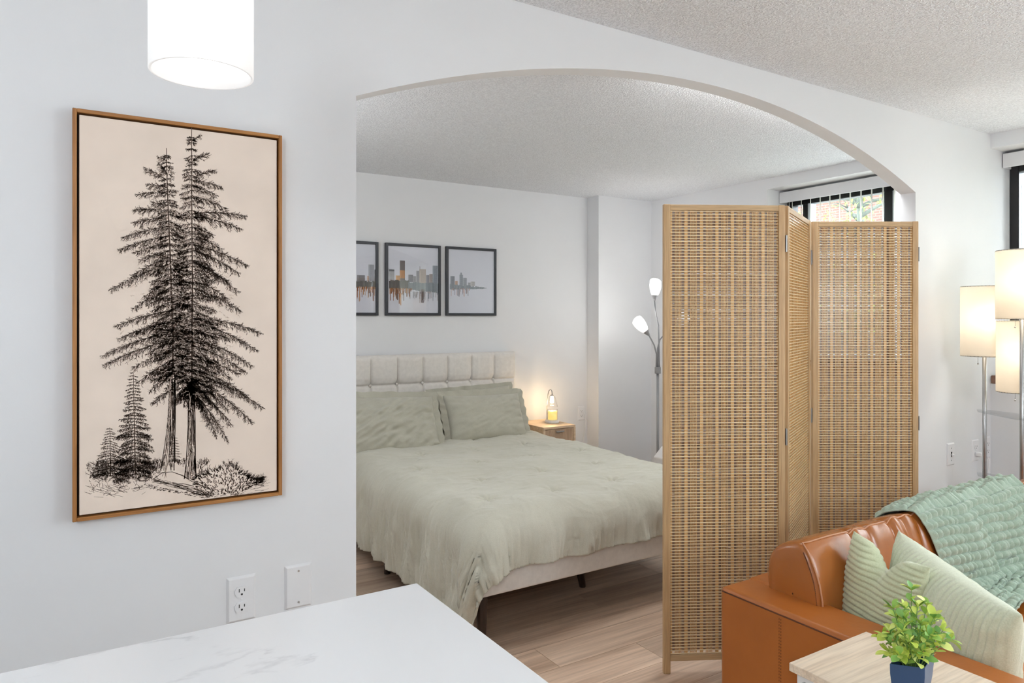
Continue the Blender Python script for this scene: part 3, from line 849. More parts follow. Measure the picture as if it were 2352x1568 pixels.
skyline('black framed skyline print with a tall dark tower, middle of three', 1.898, 2.328, z1_, z0_,
        [(550, 622, 580, 720, (150, 150, 156)), (550, 622, 578, 606, (92, 94, 100)), (640, 700, 660, 730, (196, 148, 100)), (695, 765, 458, 730, (104, 94, 92)), (698, 762, 590, 700, (178, 122, 66)),
         (810, 875, 650, 750, (124, 124, 132)), (875, 915, 668, 760, (150, 150, 158)), (918, 962, 597, 770, (140, 140, 148)), (960, 1048, 575, 775, (168, 156, 150)), (1048, 1092, 655, 780, (138, 138, 146)), (1092, 1140, 640, 780, (156, 148, 146)), (1138, 1206, 528, 780, (134, 142, 152)), (963, 970, 535, 600, (120, 118, 120))],
        [(550, 810, (725, 845), (725, 840), (96, 94, 92)), (810, 1206, (755, 850), (765, 900), (126, 134, 140))], 2, [(552, 850, 835, 1000, ORG, 75), (860, 1206, 880, 1010, BLU, 40), (680, 720, 900, 1060, ORG, 6), (960, 1020, 850, 1030, [(92, 80, 82), (110, 98, 100)], 12)])
skyline('black framed skyline print with a low fading shoreline', 2.372, 2.802, z1_, z0_,
        [(1378, 1436, 668, 790, (136, 140, 148)), (1440, 1478, 735, 790, (186, 158, 142)), (1500, 1548, 650, 800, (146, 152, 160)), (1512, 1534, 622, 660, (146, 152, 160)), (1548, 1600, 692, 800, (152, 156, 164)), (1612, 1650, 756, 805, (160, 162, 168)), (1650, 1710, 742, 805, (176, 174, 176))],
        [(1372, 1850, (775, 850), (826, 840), (136, 144, 150))], 3, [(1374, 1640, 835, 940, BLU + [(190, 150, 136)], 34)])
# ------------------------------------------------------------------ wall plates (built facing -y at the origin, then placed)
def plate(name, x, z, kind, label, ywall=ARCH_Y, w=0.072, h=0.116, group=None):
    t = thing(name, (x, ywall, z), label, 'outlet' if 'outlet' in name else ('switch' if 'switch' in name else 'wall plate'), group)
    mb = MB(); b = 0.006
    p = [(-w / 2, 0, -h / 2), (w / 2, 0, -h / 2), (w / 2, 0, h / 2), (-w / 2, 0, h / 2)]
    q = [(-w / 2 + b, -0.006, -h / 2 + b), (w / 2 - b, -0.006, -h / 2 + b), (w / 2 - b, -0.006, h / 2 - b), (-w / 2 + b, -0.006, h / 2 - b)]
    o_ = Vector((x, ywall, z))
    mb.add([tuple(Vector(a) + o_) for a in p + q], [(3, 2, 1, 0), (4, 5, 6, 7), (0, 1, 5, 4), (1, 2, 6, 5), (2, 3, 7, 6), (3, 0, 4, 7)])
    mb.build('cover_plate', 'white_plastic', t, bevel=0.0012, seg=2)
    if kind == 'duplex':
        for dz in (0.0195, -0.0195):
            poly = []
            for k in range(24):
                a = 2 * math.pi * k / 24
                poly.append((x + 0.0165 * math.cos(a), z + dz + max(-0.0125, min(0.0125, 0.0165 * math.sin(a)))))
            f = MB().prism(poly, 'y', ywall - 0.0085, ywall - 0.004).build('receptacle', 'white_plastic', t)
            for (sx, sw, sh, sz) in ((-0.0063, 0.0011, 0.0042, 0.0035), (0.0063, 0.0011, 0.0034, 0.0035)):
                MB().box(x + sx - sw, x + sx + sw, ywall - 0.0088, ywall - 0.006, z + dz + sz - sh, z + dz + sz + sh).build('slot', 'slot', f)
            MB().prism([(x + 0.0026 * math.cos(a), z + dz - 0.0065 + 0.0026 * math.sin(a)) for a in [2 * math.pi * k / 12 for k in range(12)]], 'y', ywall - 0.0088, ywall - 0.006).build('slot', 'slot', f)
        MB().prism([(x + 0.0022 * math.cos(a), z + 0.0022 * math.sin(a)) for a in [2 * math.pi * k / 12 for k in range(12)]], 'y', ywall - 0.0072, ywall - 0.005).build('screw', 'white_plastic', t)
    else:
        for dz in (0.041, -0.041) if kind == 'blank' else (0.031, -0.031):
            MB().prism([(x + 0.0026 * math.cos(a), z + dz + 0.0026 * math.sin(a)) for a in [2 * math.pi * k / 12 for k in range(12)]], 'y', ywall - 0.0074, ywall - 0.005).build('screw', 'nickel', t)
    if kind == 'switch':
        MB().box(x - 0.005, x + 0.005, ywall - 0.0075, ywall - 0.004, z - 0.012, z + 0.012).build('switch_slot', 'slot', t)
        m_ = Matrix.Translation((x, ywall - 0.006, z)) @ Matrix.Rotation(math.radians(25), 4, 'X')
        MB().box(-0.004, 0.004, -0.014, 0, -0.005, 0.005, m_).build('toggle', 'white_plastic', t, bevel=0.001, seg=1)
    return t
plate('wall_outlet', 0.378, 0.6475, 'duplex', 'white duplex outlet above the quartz counter, left of the blank plate')
plate('blank_wall_plate', 0.5215, 0.6505, 'blank', 'white blank cover plate with two screws beside the opening')
plate('light_switch', 3.854, 0.658, 'switch', 'white toggle switch on the wall right of the arch')
plate('wall_outlet', 4.107, 0.652, 'duplex', 'white outlet with a plug, between the switch and the lamp pole')
plate('wall_outlet', 4.235, 0.656, 'duplex', 'white outlet half hidden behind the left lamp pole')
plate('wall_outlet', 3.635, 0.563, 'duplex', 'white outlet on the bedroom wall above the nightstand cord', BACK_Y)

# ------------------------------------------------------------------ kitchen counter
wt = MB().box(-1.9, 0.506, 0.44, 1.108, 0.875, 0.91).build('counter_worktop', 'quartz', None, bevel=0.003, seg=2, origin=(-0.7, 0.77, 0.875))
tag(wt, 'white quartz worktop with faint grey veins in the foreground', 'worktop')
for i, (a, b) in enumerate(((-1.88, -1.10), (-1.10, -0.32), (-0.32, 0.46))):
    cbn = thing('base_cabinet', ((a + b) / 2, 0.78, 0), ('white base cabinet under the left end of the worktop', 'white base cabinet under the middle of the worktop', 'white base cabinet under the right end of the worktop')[i], 'cabinet', 'cabinets under the worktop')
    MB().box(a, b, 0.47, 1.06, 0.10, 0.873).build('body', 'cabinet', cbn, bevel=0.002, seg=1)
    MB().box(a + 0.02, b - 0.02, 0.52, 1.0, 0, 0.10).build('plinth', 'cabinet', cbn)
    mid = (a + b) / 2
    for (p, q, hx) in ((a + 0.004, mid - 0.002, mid - 0.04), (mid + 0.002, b - 0.004, mid + 0.04)):
        d = MB().box(p, q, 0.452, 0.469, 0.11, 0.865).build('door', 'cabinet', cbn, bevel=0.002, seg=1)
        MB().tube([(hx, 0.452, 0.62), (hx, 0.428, 0.63), (hx, 0.428, 0.77), (hx, 0.452, 0.78)], 0.005, 8).build('handle', 'nickel', d, smooth=True)

# ------------------------------------------------------------------ pendant over the counter
PX, PYY, PZ = 0.163, 1.078, 1.702
pd = thing('pendant_lamp', (PX, PYY, CEIL), 'lit white glass cylinder pendant hanging over the counter', 'pendant lamp')
sh = MB(); Rr = 0.0685
sh.lathe([(Rr, 0.0), (Rr, 0.235), (0.03, 0.243), (0.03, 0.239), (Rr - 0.004, 0.231), (Rr - 0.004, 0.0), (Rr, 0.0)], PX, PYY, 48, z=PZ)
sh.build('glass_shade', 'pendant_glass', pd, smooth=True, merge=1e-5)
bl = MB(); bl.lathe([(0.0005, 0.012), (0.016, 0.016), (0.027, 0.030), (0.031, 0.047), (0.028, 0.066), (0.018, 0.09), (0.014, 0.115), (0.0005, 0.118)], PX, PYY, 24, z=PZ)
bl.build('bulb', 'pendant_bulb', pd, smooth=True)
MB().lathe([(0.0005, 0.118), (0.02, 0.118), (0.024, 0.243), (0.032, 0.246), (0.032, 0.27), (0.008, 0.29), (0.0005, 0.29)], PX, PYY, 24, z=PZ).build('socket', 'nickel', pd, smooth=True)
MB().tube([(PX, PYY, PZ + 0.29), (PX, PYY, CEIL - 0.02)], 0.005, 10).build('rod', 'nickel', pd, smooth=True)
MB().lathe([(0.0005, 0.0), (0.05, 0.0), (0.055, 0.02), (0.0005, 0.02)], PX, PYY, 28, z=CEIL - 0.02).build('canopy', 'nickel', pd, smooth=True)

# ------------------------------------------------------------------ bed
BX0, BX1, BY0, BY1 = 1.40, 2.93, 2.49, 4.62
bed = thing('platform_bed', ((BX0 + BX1) / 2, 3.5, 0), 'cream upholstered platform bed with a tufted headboard', 'bed')
RZ0, RZ1 = 0.225, 0.40
MB().box(BX0, BX1, BY0, BY0 + 0.04, RZ0, RZ1).build('foot_rail', 'fabric_cream', bed, bevel=0.012, seg=3)
MB().box(BX0, BX0 + 0.04, BY0 + 0.04, BY1 - 0.06, RZ0, RZ1).build('side_rail', 'fabric_cream', bed, bevel=0.012, seg=3)
MB().box(BX1 - 0.04, BX1, BY0 + 0.04, BY1 - 0.06, RZ0, RZ1).build('side_rail', 'fabric_cream', bed, bevel=0.012, seg=3)
for k in range(9):
    yy = BY0 + 0.12 + k * 0.235
    MB().box(BX0 + 0.04, BX1 - 0.04, yy, yy + 0.07, RZ0 + 0.03, RZ0 + 0.05).build('slat', 'dark_leg', bed)
MB().box((BX0 + BX1) / 2 - 0.03, (BX0 + BX1) / 2 + 0.03, BY0 + 0.04, BY1 - 0.08, RZ0 - 0.005, RZ0 + 0.03).build('center_beam', 'dark_leg', bed)
for (lx, ly, tx, ty) in ((BX0 + 0.05, BY0 + 0.05, 0, 0), (BX1 - 0.05, BY0 + 0.05, 0, 0), (BX0 + 0.05, 3.55, 0, 0), ((BX0 + BX1) / 2 + 0.0, 2.85, 0.05, 0.0), (BX0 + 0.06, BY1 - 0.1, 0, 0), (BX1 - 0.06, BY1 - 0.1, 0, 0), ((BX0 + BX1) / 2, 3.9, 0, 0)):
    MB().tube([(lx, ly, RZ0 + 0.01), (lx + tx, ly + ty, 0.0)], [0.026, 0.017], 12).build('leg', 'dark_leg', bed, smooth=False)
# tufted headboard
HX0, HX1, HZ0, HZ1, HY = 1.37, 2.925, 0.30, 1.10, 4.60
cols = 8; cw = (HX1 - HX0) / cols; rows_z = [HZ0, 0.50, 0.70, 0.895, HZ1]
def hb(uu, vv_):
    x = HX0 + (HX1 - HX0) * uu; z = HZ0 + (HZ1 - HZ0) * vv_
    fx = abs(((x - HX0) / cw) % 1.0 - 0.5) * 2
    dcol = (1 - fx) * cw / 2
    dz = min(abs(z - q) for q in rows_z[1:-1])
    puff = 0.010
    gx = math.exp(-(dcol / 0.006) ** 2) * min(1.0, max(0.0, HZ1 - z - 0.004) / 0.04) if 0.02 < uu < 0.98 else 0
    gz = math.exp(-(dz / 0.008) ** 2)
    btn = math.exp(-((dcol ** 2 + dz ** 2) / 0.028 ** 2)) if 0.03 < uu < 0.97 else 0
    edge = min(x - HX0, HX1 - x, HZ1 - z)
    rnd = 0.03 * (1 - math.sqrt(max(0, 1 - (1 - min(1, max(0, edge) / 0.03)) ** 2)))
    pil = puff * (1 - (dcol < 0) ) * math.sin(math.pi * fx_safe(dcol / (cw / 2)) / 2) ** 0.5 if dcol > 0 else 0
    y = HY - 0.012 - 0.008 * min(1, dcol / 0.05) * min(1, dz / 0.05) * min(1.0, (HZ1 - z) / 0.05 + 0.2) + 0.014 * max(gx * 0.9, gz * 0.8) + 0.022 * btn + rnd
    return Vector((x, y, z))
def fx_safe(q): return min(1.0, max(0.0, q))
mb = MB(); mb.grid(hb, 400, 160)
hbf = mb.build('headboard_front', 'fabric_cream', bed, smooth=True)
mb = MB().box(HX0 + 0.001, HX1 - 0.001, HY + 0.018, HY + 0.085, HZ0, HZ1 - 0.001)
mb.build('headboard_core', 'fabric_cream', bed, bevel=0.012, seg=3)
for i in range(1, cols):
    for z in rows_z[1:-1]:
        x = HX0 + cw * i
        MB().lathe([(0.0005, 0.006), (0.007, 0.005), (0.0105, 0.001), (0.0105, -0.002)], 0, 0, 12,
                   Matrix.Translation((x, HY + 0.012, z)) @ Matrix.Rotation(HP, 4, 'X')).build('tuft_button', 'fabric_cream', bed, smooth=True)
MX0, MX1, MY0, MY1, MZ = BX0 + 0.03, BX1 - 0.03, BY0 + 0.03, BY1 - 0.06, 0.50
mt = MB().box(MX0, MX1, MY0, MY1, RZ0 + 0.055, MZ).build('mattress', 'mattress', None, bevel=0.04, seg=4, origin=((BX0 + BX1) / 2, 3.5, RZ0 + 0.055))
tag(mt, 'mattress on the platform bed under the sage comforter', 'mattress')

# comforter draped over the mattress
ZT = 0.545; RAD = 0.14
X0c, X1c, Yfc, Yhc = BX0 - 0.015, BX1 - 0.005, BY0 - 0.03, 4.48
DL, DR, DF = 0.515, 0.44, 0.232
xi0, xi1, yi = X0c + RAD, X1c - RAD, Yfc + RAD
tufts = [(BX0 + 0.2 + 0.36 * i + 0.18 * (j % 2), 2.75 + 0.36 * j) for j in range(5) for i in range(4)]
PLc, PHc = xi0 - DL - 0.0, xi1 + DR
QF = yi - DF - 0.06
def comforter(uu, vv_, off=0.0):
    p = PLc + (PHc - PLc) * uu; q = QF + (Yhc - QF) * vv_
    cxp = min(max(p, xi0), xi1); cyq = max(q, yi)
    ex, ey = p - cxp, q - cyq
    d = math.hypot(ex, ey)
    w1 = nz(p * 3.1, q * 3.1, 1.7); w2 = nz(p * 9, q * 9, 4.2); w3 = nz(p * 22, q * 22, 9.1)
    if d < 1e-9:
        dirx = diry = 0.0; out = down = 0.0
    else:
        dirx, diry = ex / d, ey / d
        if d < RAD * HP:
            out = RAD * math.sin(d / RAD); down = RAD * (1 - math.cos(d / RAD))
        else:
            l = d - RAD * HP; out = RAD + 0.02 * l; down = RAD + l
    hang = min(1.0, max(0.0, (down - 0.02) / 0.20))
    # vertical folds on the hanging parts
    tang = (q if abs(dirx) > abs(diry) else p)
    fold = 0.008 * math.sin(tang * 27 + 4.6 * nz(p * 2.3, q * 2.3, 0.4)) + 0.008 * nz(tang * 26, down * 5, 3.3) + 0.007 * (1 - abs(nz(tang * 34 + 6 * down, down * 4, 1.1))) ** 5 + 0.003 * nz(tang * 90, down * 9, 5.1)
    if abs(dirx) > 0.03 and diry < -0.03:          # corner flap: deep folds
        th = math.atan2(-diry, abs(dirx)) / HP
        corner = math.sin(math.pi * min(1, max(0, th)))
        out += hang * corner * (0.034 * math.sin(th * math.pi * 3.2 - 0.2) + 0.030)
    out += 1.7 * hang * fold + 0.012 * hang * w1
    if d > 1e-9:
        sq = 1 + (1 / max(abs(dirx), abs(diry)) - 1) * 0.9 * hang
        out *= sq
    puff = 0.020 * w1 + 0.006 * w2 + 0.002 * w3 + 0.003 * (1 - abs(nz(p * 5 + 3 * w1, q * 13, 2.2))) ** 6 * 1.2
    for (tx, ty) in tufts:
        r2 = (p - tx) ** 2 + (q - ty) ** 2
        if r2 < 0.04:
            r = math.sqrt(r2); a = math.atan2(q - ty, p - tx)
            puff -= 0.020 * math.exp(-(r / 0.022) ** 2) + 0.0045 * math.exp(-(r / 0.07) ** 2) * (1 + math.sin(7 * a + tx * 9 + 2 * nz(a, tx, ty)))
    z = ZT - down + puff * (1 - 0.7 * hang)
    x = cxp + dirx * (out + 0.6 * puff * hang); y = cyq + diry * (out + 0.6 * puff * hang)
    z = max(z, 0.03 + 0.01 * w2)
    return Vector((x, y, z))
mb = MB(); mb.grid(comforter, 340, 360)
cf = mb.build('comforter', 'sage', None, smooth=True, solid=0.012, origin=((BX0 + BX1) / 2, 3.5, ZT))
tag(cf, 'sage green comforter with small tufts draped over the bed', 'bedding')

# pillows
def pillow_mesh(w, h, t, flange, seed, rib=None, wr=1.0, n=64, chop=0.0):
    mb = MB()
    fl_ = flange
    def side(sg):
        def fn(uu, vv_):
            a, b = uu * 2 - 1, vv_ * 2 - 1
            ka, kb = a, b
            T = max(0.0, (1 - abs(ka) ** 2.6) * (1 - abs(kb) ** 2.6)) ** 0.5
            x = w / 2 * a * (1 - 0.05 * (1 - b * b)); y = h / 2 * b * (1 - 0.06 * (1 - a * a))
            wn_ = nz(a * 1.3 + seed, b * 1.3, sg * 3) * 0.18 + nz((a + b) * 2.2 + seed, (a - b) * 6.0, sg) * 0.09 * wr + nz(a * 9, b * 9 + seed, sg) * 0.02
            edge = min(1 - abs(a), 1 - abs(b))
            pl = math.exp(-(edge / 0.3) ** 2) * 0.09 * math.sin((a if abs(b) > abs(a) else b) * 17 + 4 * nz(a * 2, b * 2, seed))
            z = sg * (t / 2 * T * (1 + wr * (wn_ + pl)))
            if chop: 
                dent = chop * math.exp(-((a) / 0.30) ** 2) * max(0, b) ** 1.5
                y -= dent; z *= 1 - 0.35 * math.exp(-((a) / 0.3) ** 2) * max(0, b)
            if rib:
                per, amp, ax = rib
                c = y if ax == 'y' else x
                z += sg * amp * abs(math.sin(math.pi * c / per)) * min(1, T * 3)
                z += sg * -amp * 0.5 * min(1, T * 3)
            return Vector((x, y, z))
        return fn
    nn = n
    mb.grid(side(1), nn, nn)
    m2 = MB(); m2.grid(side(-1), nn, nn)
    mb.add(m2.v, [tuple(reversed(f)) for f in m2.f])
    if fl_:
        fm = []
        def rim(s):
            s = s % 4; k = int(s); f = s - k
            a, b = [(-1 + 2 * f, -1), (1, -1 + 2 * f), (1 - 2 * f, 1), (-1, 1 - 2 * f)][k]
            return a, b
        N = 120; vs_ = []
        for i in range(N):
            a, b = rim(4 * i / N)
            x = w / 2 * a * (1 - 0.05 * (1 - b * b)); y = h / 2 * b * (1 - 0.06 * (1 - a * a))
            L = math.hypot(a, b); wob = 0.008 * math.sin(i * 1.3 + seed) + 0.010 * nz(i * 0.21, seed, 2)
            vs_ += [(x * 0.97, y * 0.97, 0.0), (x + a / L * fl_ * 1.2, y + b / L * fl_ * 1.2, wob)]
        mb.add(vs_, [(2 * i, 2 * i + 1, (2 * i + 3) % (2 * N), (2 * i + 2) % (2 * N)) for i in range(N)])
    return mb
def pillow(name, m, c, ax, ay, w, h, t, label, cat='pillow', group=None, flange=0.0, seed=1, rib=None, wr=1.0, n=64, chop=0.0):
    ax = Vector(ax).normalized(); ay = Vector(ay); ay = (ay - ax * ay.dot(ax)).normalized(); az = ax.cross(ay)
    me = pillow_mesh(w, h, t, flange, seed, rib, wr, n, chop)
    o = me.build(name, m, None, smooth=True, merge=1e-5)
    o.matrix_world = Matrix.Translation(c) @ Matrix((ax, ay, az)).transposed().to_4x4()
    return tag(o, label, cat, group)
G_ = 'sage pillows on the bed'
pillow('bed_pillow', 'sage_pillow', (2.48, 4.44, 0.665), (1, 0, 0.03), (0.0, 0.30, 0.95), 0.66, 0.38, 0.15, 'sage pillow against the headboard behind the right front pillow', group=G_, flange=0.03, seed=2.0)
pillow('bed_pillow', 'sage_pillow', (1.74, 4.44, 0.645), (1, 0, 0.0), (0.0, 0.34, 0.94), 0.68, 0.36, 0.15, 'sage pillow against the headboard behind the left front pillow', group=G_, flange=0.03, seed=5.5)
pillow('bed_pillow', 'sage_pillow', (2.46, 4.25, 0.668), (1, -0.03, -0.02), (-0.02, 0.42, 0.90), 0.60, 0.34, 0.17, 'plump sage pillow at the front, next to the nightstand', group=G_, flange=0.04, seed=8.3)
pillow('bed_pillow', 'sage_pillow', (1.73, 4.20, 0.678), (1, -0.03, -0.05), (-0.05, 0.50, 0.86), 0.66, 0.40, 0.18, 'creased sage pillow at the front, partly behind the wall edge', group=G_, flange=0.04, seed=12.9, wr=1.6)

# ------------------------------------------------------------------ nightstand with candle warmer lamp
NX0, NX1, NY0, NY1, NZ = 2.968, 3.262, 4.285, 4.66, 0.552
ns = thing('nightstand', ((NX0 + NX1) / 2, (NY0 + NY1) / 2, 0), 'small pale wood nightstand with a reeded drawer beside the bed', 'nightstand')
MB().box(NX0, NX1, NY0, NY1, NZ - 0.018, NZ).build('top', 'ns_wood', ns, bevel=0.0015, seg=1)
MB().box(NX0, NX0 + 0.016, NY0, NY1, 0.12, NZ - 0.018).build('side_panel', 'ns_wood', ns)
MB().box(NX1 - 0.016, NX1, NY0, NY1, 0.12, NZ - 0.018).build('side_panel', 'ns_wood', ns)
MB().box(NX0 + 0.016, NX1 - 0.016, NY1 - 0.01, NY1, 0.12, NZ - 0.018).build('back_panel', 'ns_wood', ns)
MB().box(NX0 + 0.016, NX1 - 0.016, NY0, NY1 - 0.01, 0.12, 0.136).build('bottom_panel', 'ns_wood', ns)
for (za, zb) in ((0.335, NZ - 0.022), (0.14, 0.331)):
    d = MB().box(NX0 + 0.018, NX1 - 0.018, NY0 + 0.008, NY0 + 0.35, za, zb).build('drawer', 'ns_wood', ns)
    re = MB(); k = 0; x = NX0 + 0.021
    while x < NX1 - 0.024:
        re.tube([(x, NY0 + 0.006, za + 0.002), (x, NY0 + 0.006, zb - 0.002)], 0.0032, 6, False); x += 0.0066
    q = re.build('reeded_face', 'ns_reed', d, smooth=True); q['kind'] = 'stuff'
    MB().box((NX0 + NX1) / 2 - 0.035, (NX0 + NX1) / 2 + 0.035, NY0 - 0.014, NY0 + 0.003, zb - 0.022, zb - 0.012).build('handle', 'nickel', d, bevel=0.002, seg=1)
for lx in (NX0 + 0.03, NX1 - 0.03):
    for ly in (NY0 + 0.03, NY1 - 0.03):
        MB().tube([(lx, ly, 0.12), (lx, ly, 0)], [0.016, 0.011], 10).build('leg', 'ns_wood', ns, smooth=True)
LX, LY = 3.175, 4.47
wl = thing('candle_warmer_lamp', (LX, LY, NZ), 'glowing candle warmer lamp with a clear bell shade on the nightstand', 'table lamp')
MB().lathe([(0.0005, 0.0), (0.054, 0.0), (0.056, 0.004), (0.056, 0.015), (0.053, 0.019), (0.0005, 0.019)], LX, LY, 36, z=NZ).build('base', 'white_lacquer', wl, smooth=True)
neck = [(LX - 0.012, LY + 0.047, NZ + 0.018), (LX - 0.014, LY + 0.049, NZ + 0.12), (LX - 0.016, LY + 0.03, NZ + 0.215), (LX - 0.012, LY + 0.022, NZ + 0.245), (LX - 0.004, LY + 0.010, NZ + 0.254), (LX + 0.002, LY + 0.003, NZ + 0.240), (LX + 0.003, LY, NZ + 0.205)]
MB().tube(neck, 0.0032, 10).build('gooseneck', 'nickel', wl, smooth=True)
MB().lathe([(0.0005, 0.214), (0.012, 0.212), (0.014, 0.204), (0.0005, 0.203)], LX, LY, 20, z=NZ).build('cap', 'nickel', wl, smooth=True)
MB().lathe([(0.014, 0.206), (0.024, 0.198), (0.032, 0.17), (0.041, 0.135), (0.0455, 0.121)], LX, LY, 32, z=NZ).build('glass_shade', 'glass', wl, smooth=True, solid=0.0018)
MB().lathe([(0.0005, 0.148), (0.012, 0.150), (0.015, 0.160), (0.013, 0.17), (0.010, 0.202)], LX, LY, 20, z=NZ).build('bulb', 'bulb_warm', wl, smooth=True)
cd = thing('jar_candle', (LX + 0.003, LY - 0.004, NZ + 0.019), 'yellow jar candle standing on the warmer lamp base', 'candle')
MB().lathe([(0.0005, 0.0), (0.038, 0.0), (0.040, 0.004), (0.040, 0.082), (0.0375, 0.082), (0.0375, 0.006), (0.0005, 0.004)], LX + 0.003, LY - 0.004, 32, z=NZ + 0.0195).build('jar', 'glass', cd, smooth=True)
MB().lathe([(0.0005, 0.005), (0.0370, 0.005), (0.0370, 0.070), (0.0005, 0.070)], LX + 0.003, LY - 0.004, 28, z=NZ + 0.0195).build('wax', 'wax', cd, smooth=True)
point('candle_lamp_light', (LX, LY - 0.001, NZ + 0.135), 2.0, (1.0, 0.70, 0.38), 0.015)
# cords at the bedroom outlet
c1 = MB().tube([(3.64, BACK_Y - 0.012, 0.575), (3.652, BACK_Y - 0.03, 0.56), (3.668, BACK_Y - 0.022, 0.50), (3.664, BACK_Y - 0.012, 0.42), (3.65, BACK_Y - 0.012, 0.34), (3.60, BACK_Y - 0.02, 0.24), (3.45, BACK_Y - 0.03, 0.12), (3.28, BACK_Y - 0.03, 0.05)], 0.0028, 8)
tag(c1.build('power_cord', 'cord', None, smooth=True, origin=(3.64, BACK_Y, 0.5)), 'thin white power cord hanging from the bedroom outlet', 'cord')

# ------------------------------------------------------------------ three-headed torchiere lamp
TX, TY = 3.85, 4.02
to = thing('torchiere_lamp', (TX, TY, 0), 'grey floor lamp with lit white tulip shades beside the bed', 'floor lamp')
MB().lathe([(0.0005, 0.0), (0.125, 0.0), (0.125, 0.012), (0.03, 0.022), (0.016, 0.03), (0.0005, 0.03)], TX, TY, 36, z=0.0).build('base', 'grey_metal', to, smooth=True)
MB().tube([(TX, TY, 0.025), (TX, TY, 0.935)], 0.0105, 14).build('pole', 'grey_metal', to, smooth=True)
MB().tube([(TX, TY, 0.93), (TX, TY, 0.98)], 0.0235, 20).build('collar', 'grey_metal', to, bevel=0.002, seg=1)
Rv = Vector((_R[0], _R[1], 0))
def T_(du, dz): return Vector((TX, TY, 0)) + Rv * du + Vector((0, 0, dz))
def torch(arm, tipdir, fl_len=0.145):
    MB().tube(arm, 0.0055, 8).build('arm', 'grey_metal', to, smooth=True)
    d = Vector(tipdir).normalized(); q = d.to_track_quat('Z', 'Y').to_matrix().to_4x4()
    mt_ = Matrix.Translation(arm[-1]) @ q
    MB().lathe([(0.0005, 0.0), (0.009, 0.0), (0.013, 0.012), (0.024, 0.04), (0.024, 0.042), (0.0005, 0.042)], 0, 0, 20, mt_).build('socket_cup', 'grey_metal', to, smooth=True)
    s = MB(); prof = [(0.022, 0.040), (0.033, 0.062), (0.041, 0.09), (0.044, 0.115), (0.042, 0.145)]
    n = 28; vs_, fs = [], []
    for i, (r, h) in enumerate(prof):
        for k in range(n):
            a = 2 * math.pi * k / n
            hh = h + (0.03 * math.cos(a) * (i / 4) ** 2)
            vs_.append(tuple(mt_ @ Vector((r * math.cos(a), r * math.sin(a), hh))))
    for i in range(len(prof) - 1):
        for k in range(n):
            a, b = i * n + k, i * n + (k + 1) % n; fs.append((a, b, b + n, a + n))
    s.add(vs_, fs); s.build('tulip_shade', 'torch_shade', to, smooth=True, solid=0.003)
    return arm[-1] + d * 0.10
p1 = torch([T_(0.012, 0.975), T_(0.010, 1.10), T_(0.006, 1.30), T_(-0.020, 1.42), T_(-0.024, 1.49)], Vector((0, 0, 1)) + Rv * 0.05)
p2 = torch([T_(-0.012, 0.975), T_(-0.010, 1.08), T_(-0.028, 1.15), T_(-0.068, 1.225)], Vector((0, 0, 0.75)) - Rv * 0.60)
p3 = torch([T_(0.0, 0.975), T_(-0.002, 1.12), T_(0.016, 1.19), T_(0.06, 1.24), T_(0.12, 1.26)], Vector((0, 0, 0.7)) + Rv * 0.6)
for i, p in enumerate((p1, p2, p3)): point('torchiere_light', p + Vector((0, 0, 0.05)), 2.5, (1, 0.98, 0.95), 0.03)

# white air purifier beside the lamp
ap_ = thing('air_purifier', (3.88, 3.72, 0), 'white boxy air purifier half hidden behind the screen', 'appliance')
MB().prism([(3.67, 0.0), (4.05, 0.0), (4.05, 0.405), (3.75, 0.405), (3.67, 0.335)], 'y', 3.57, 3.88).build('housing', 'white_plastic', ap_, bevel=0.01, seg=3)
MB().box(3.79, 4.01, 3.64, 3.81, 0.404, 0.410).build('control_panel', 'slot', ap_)
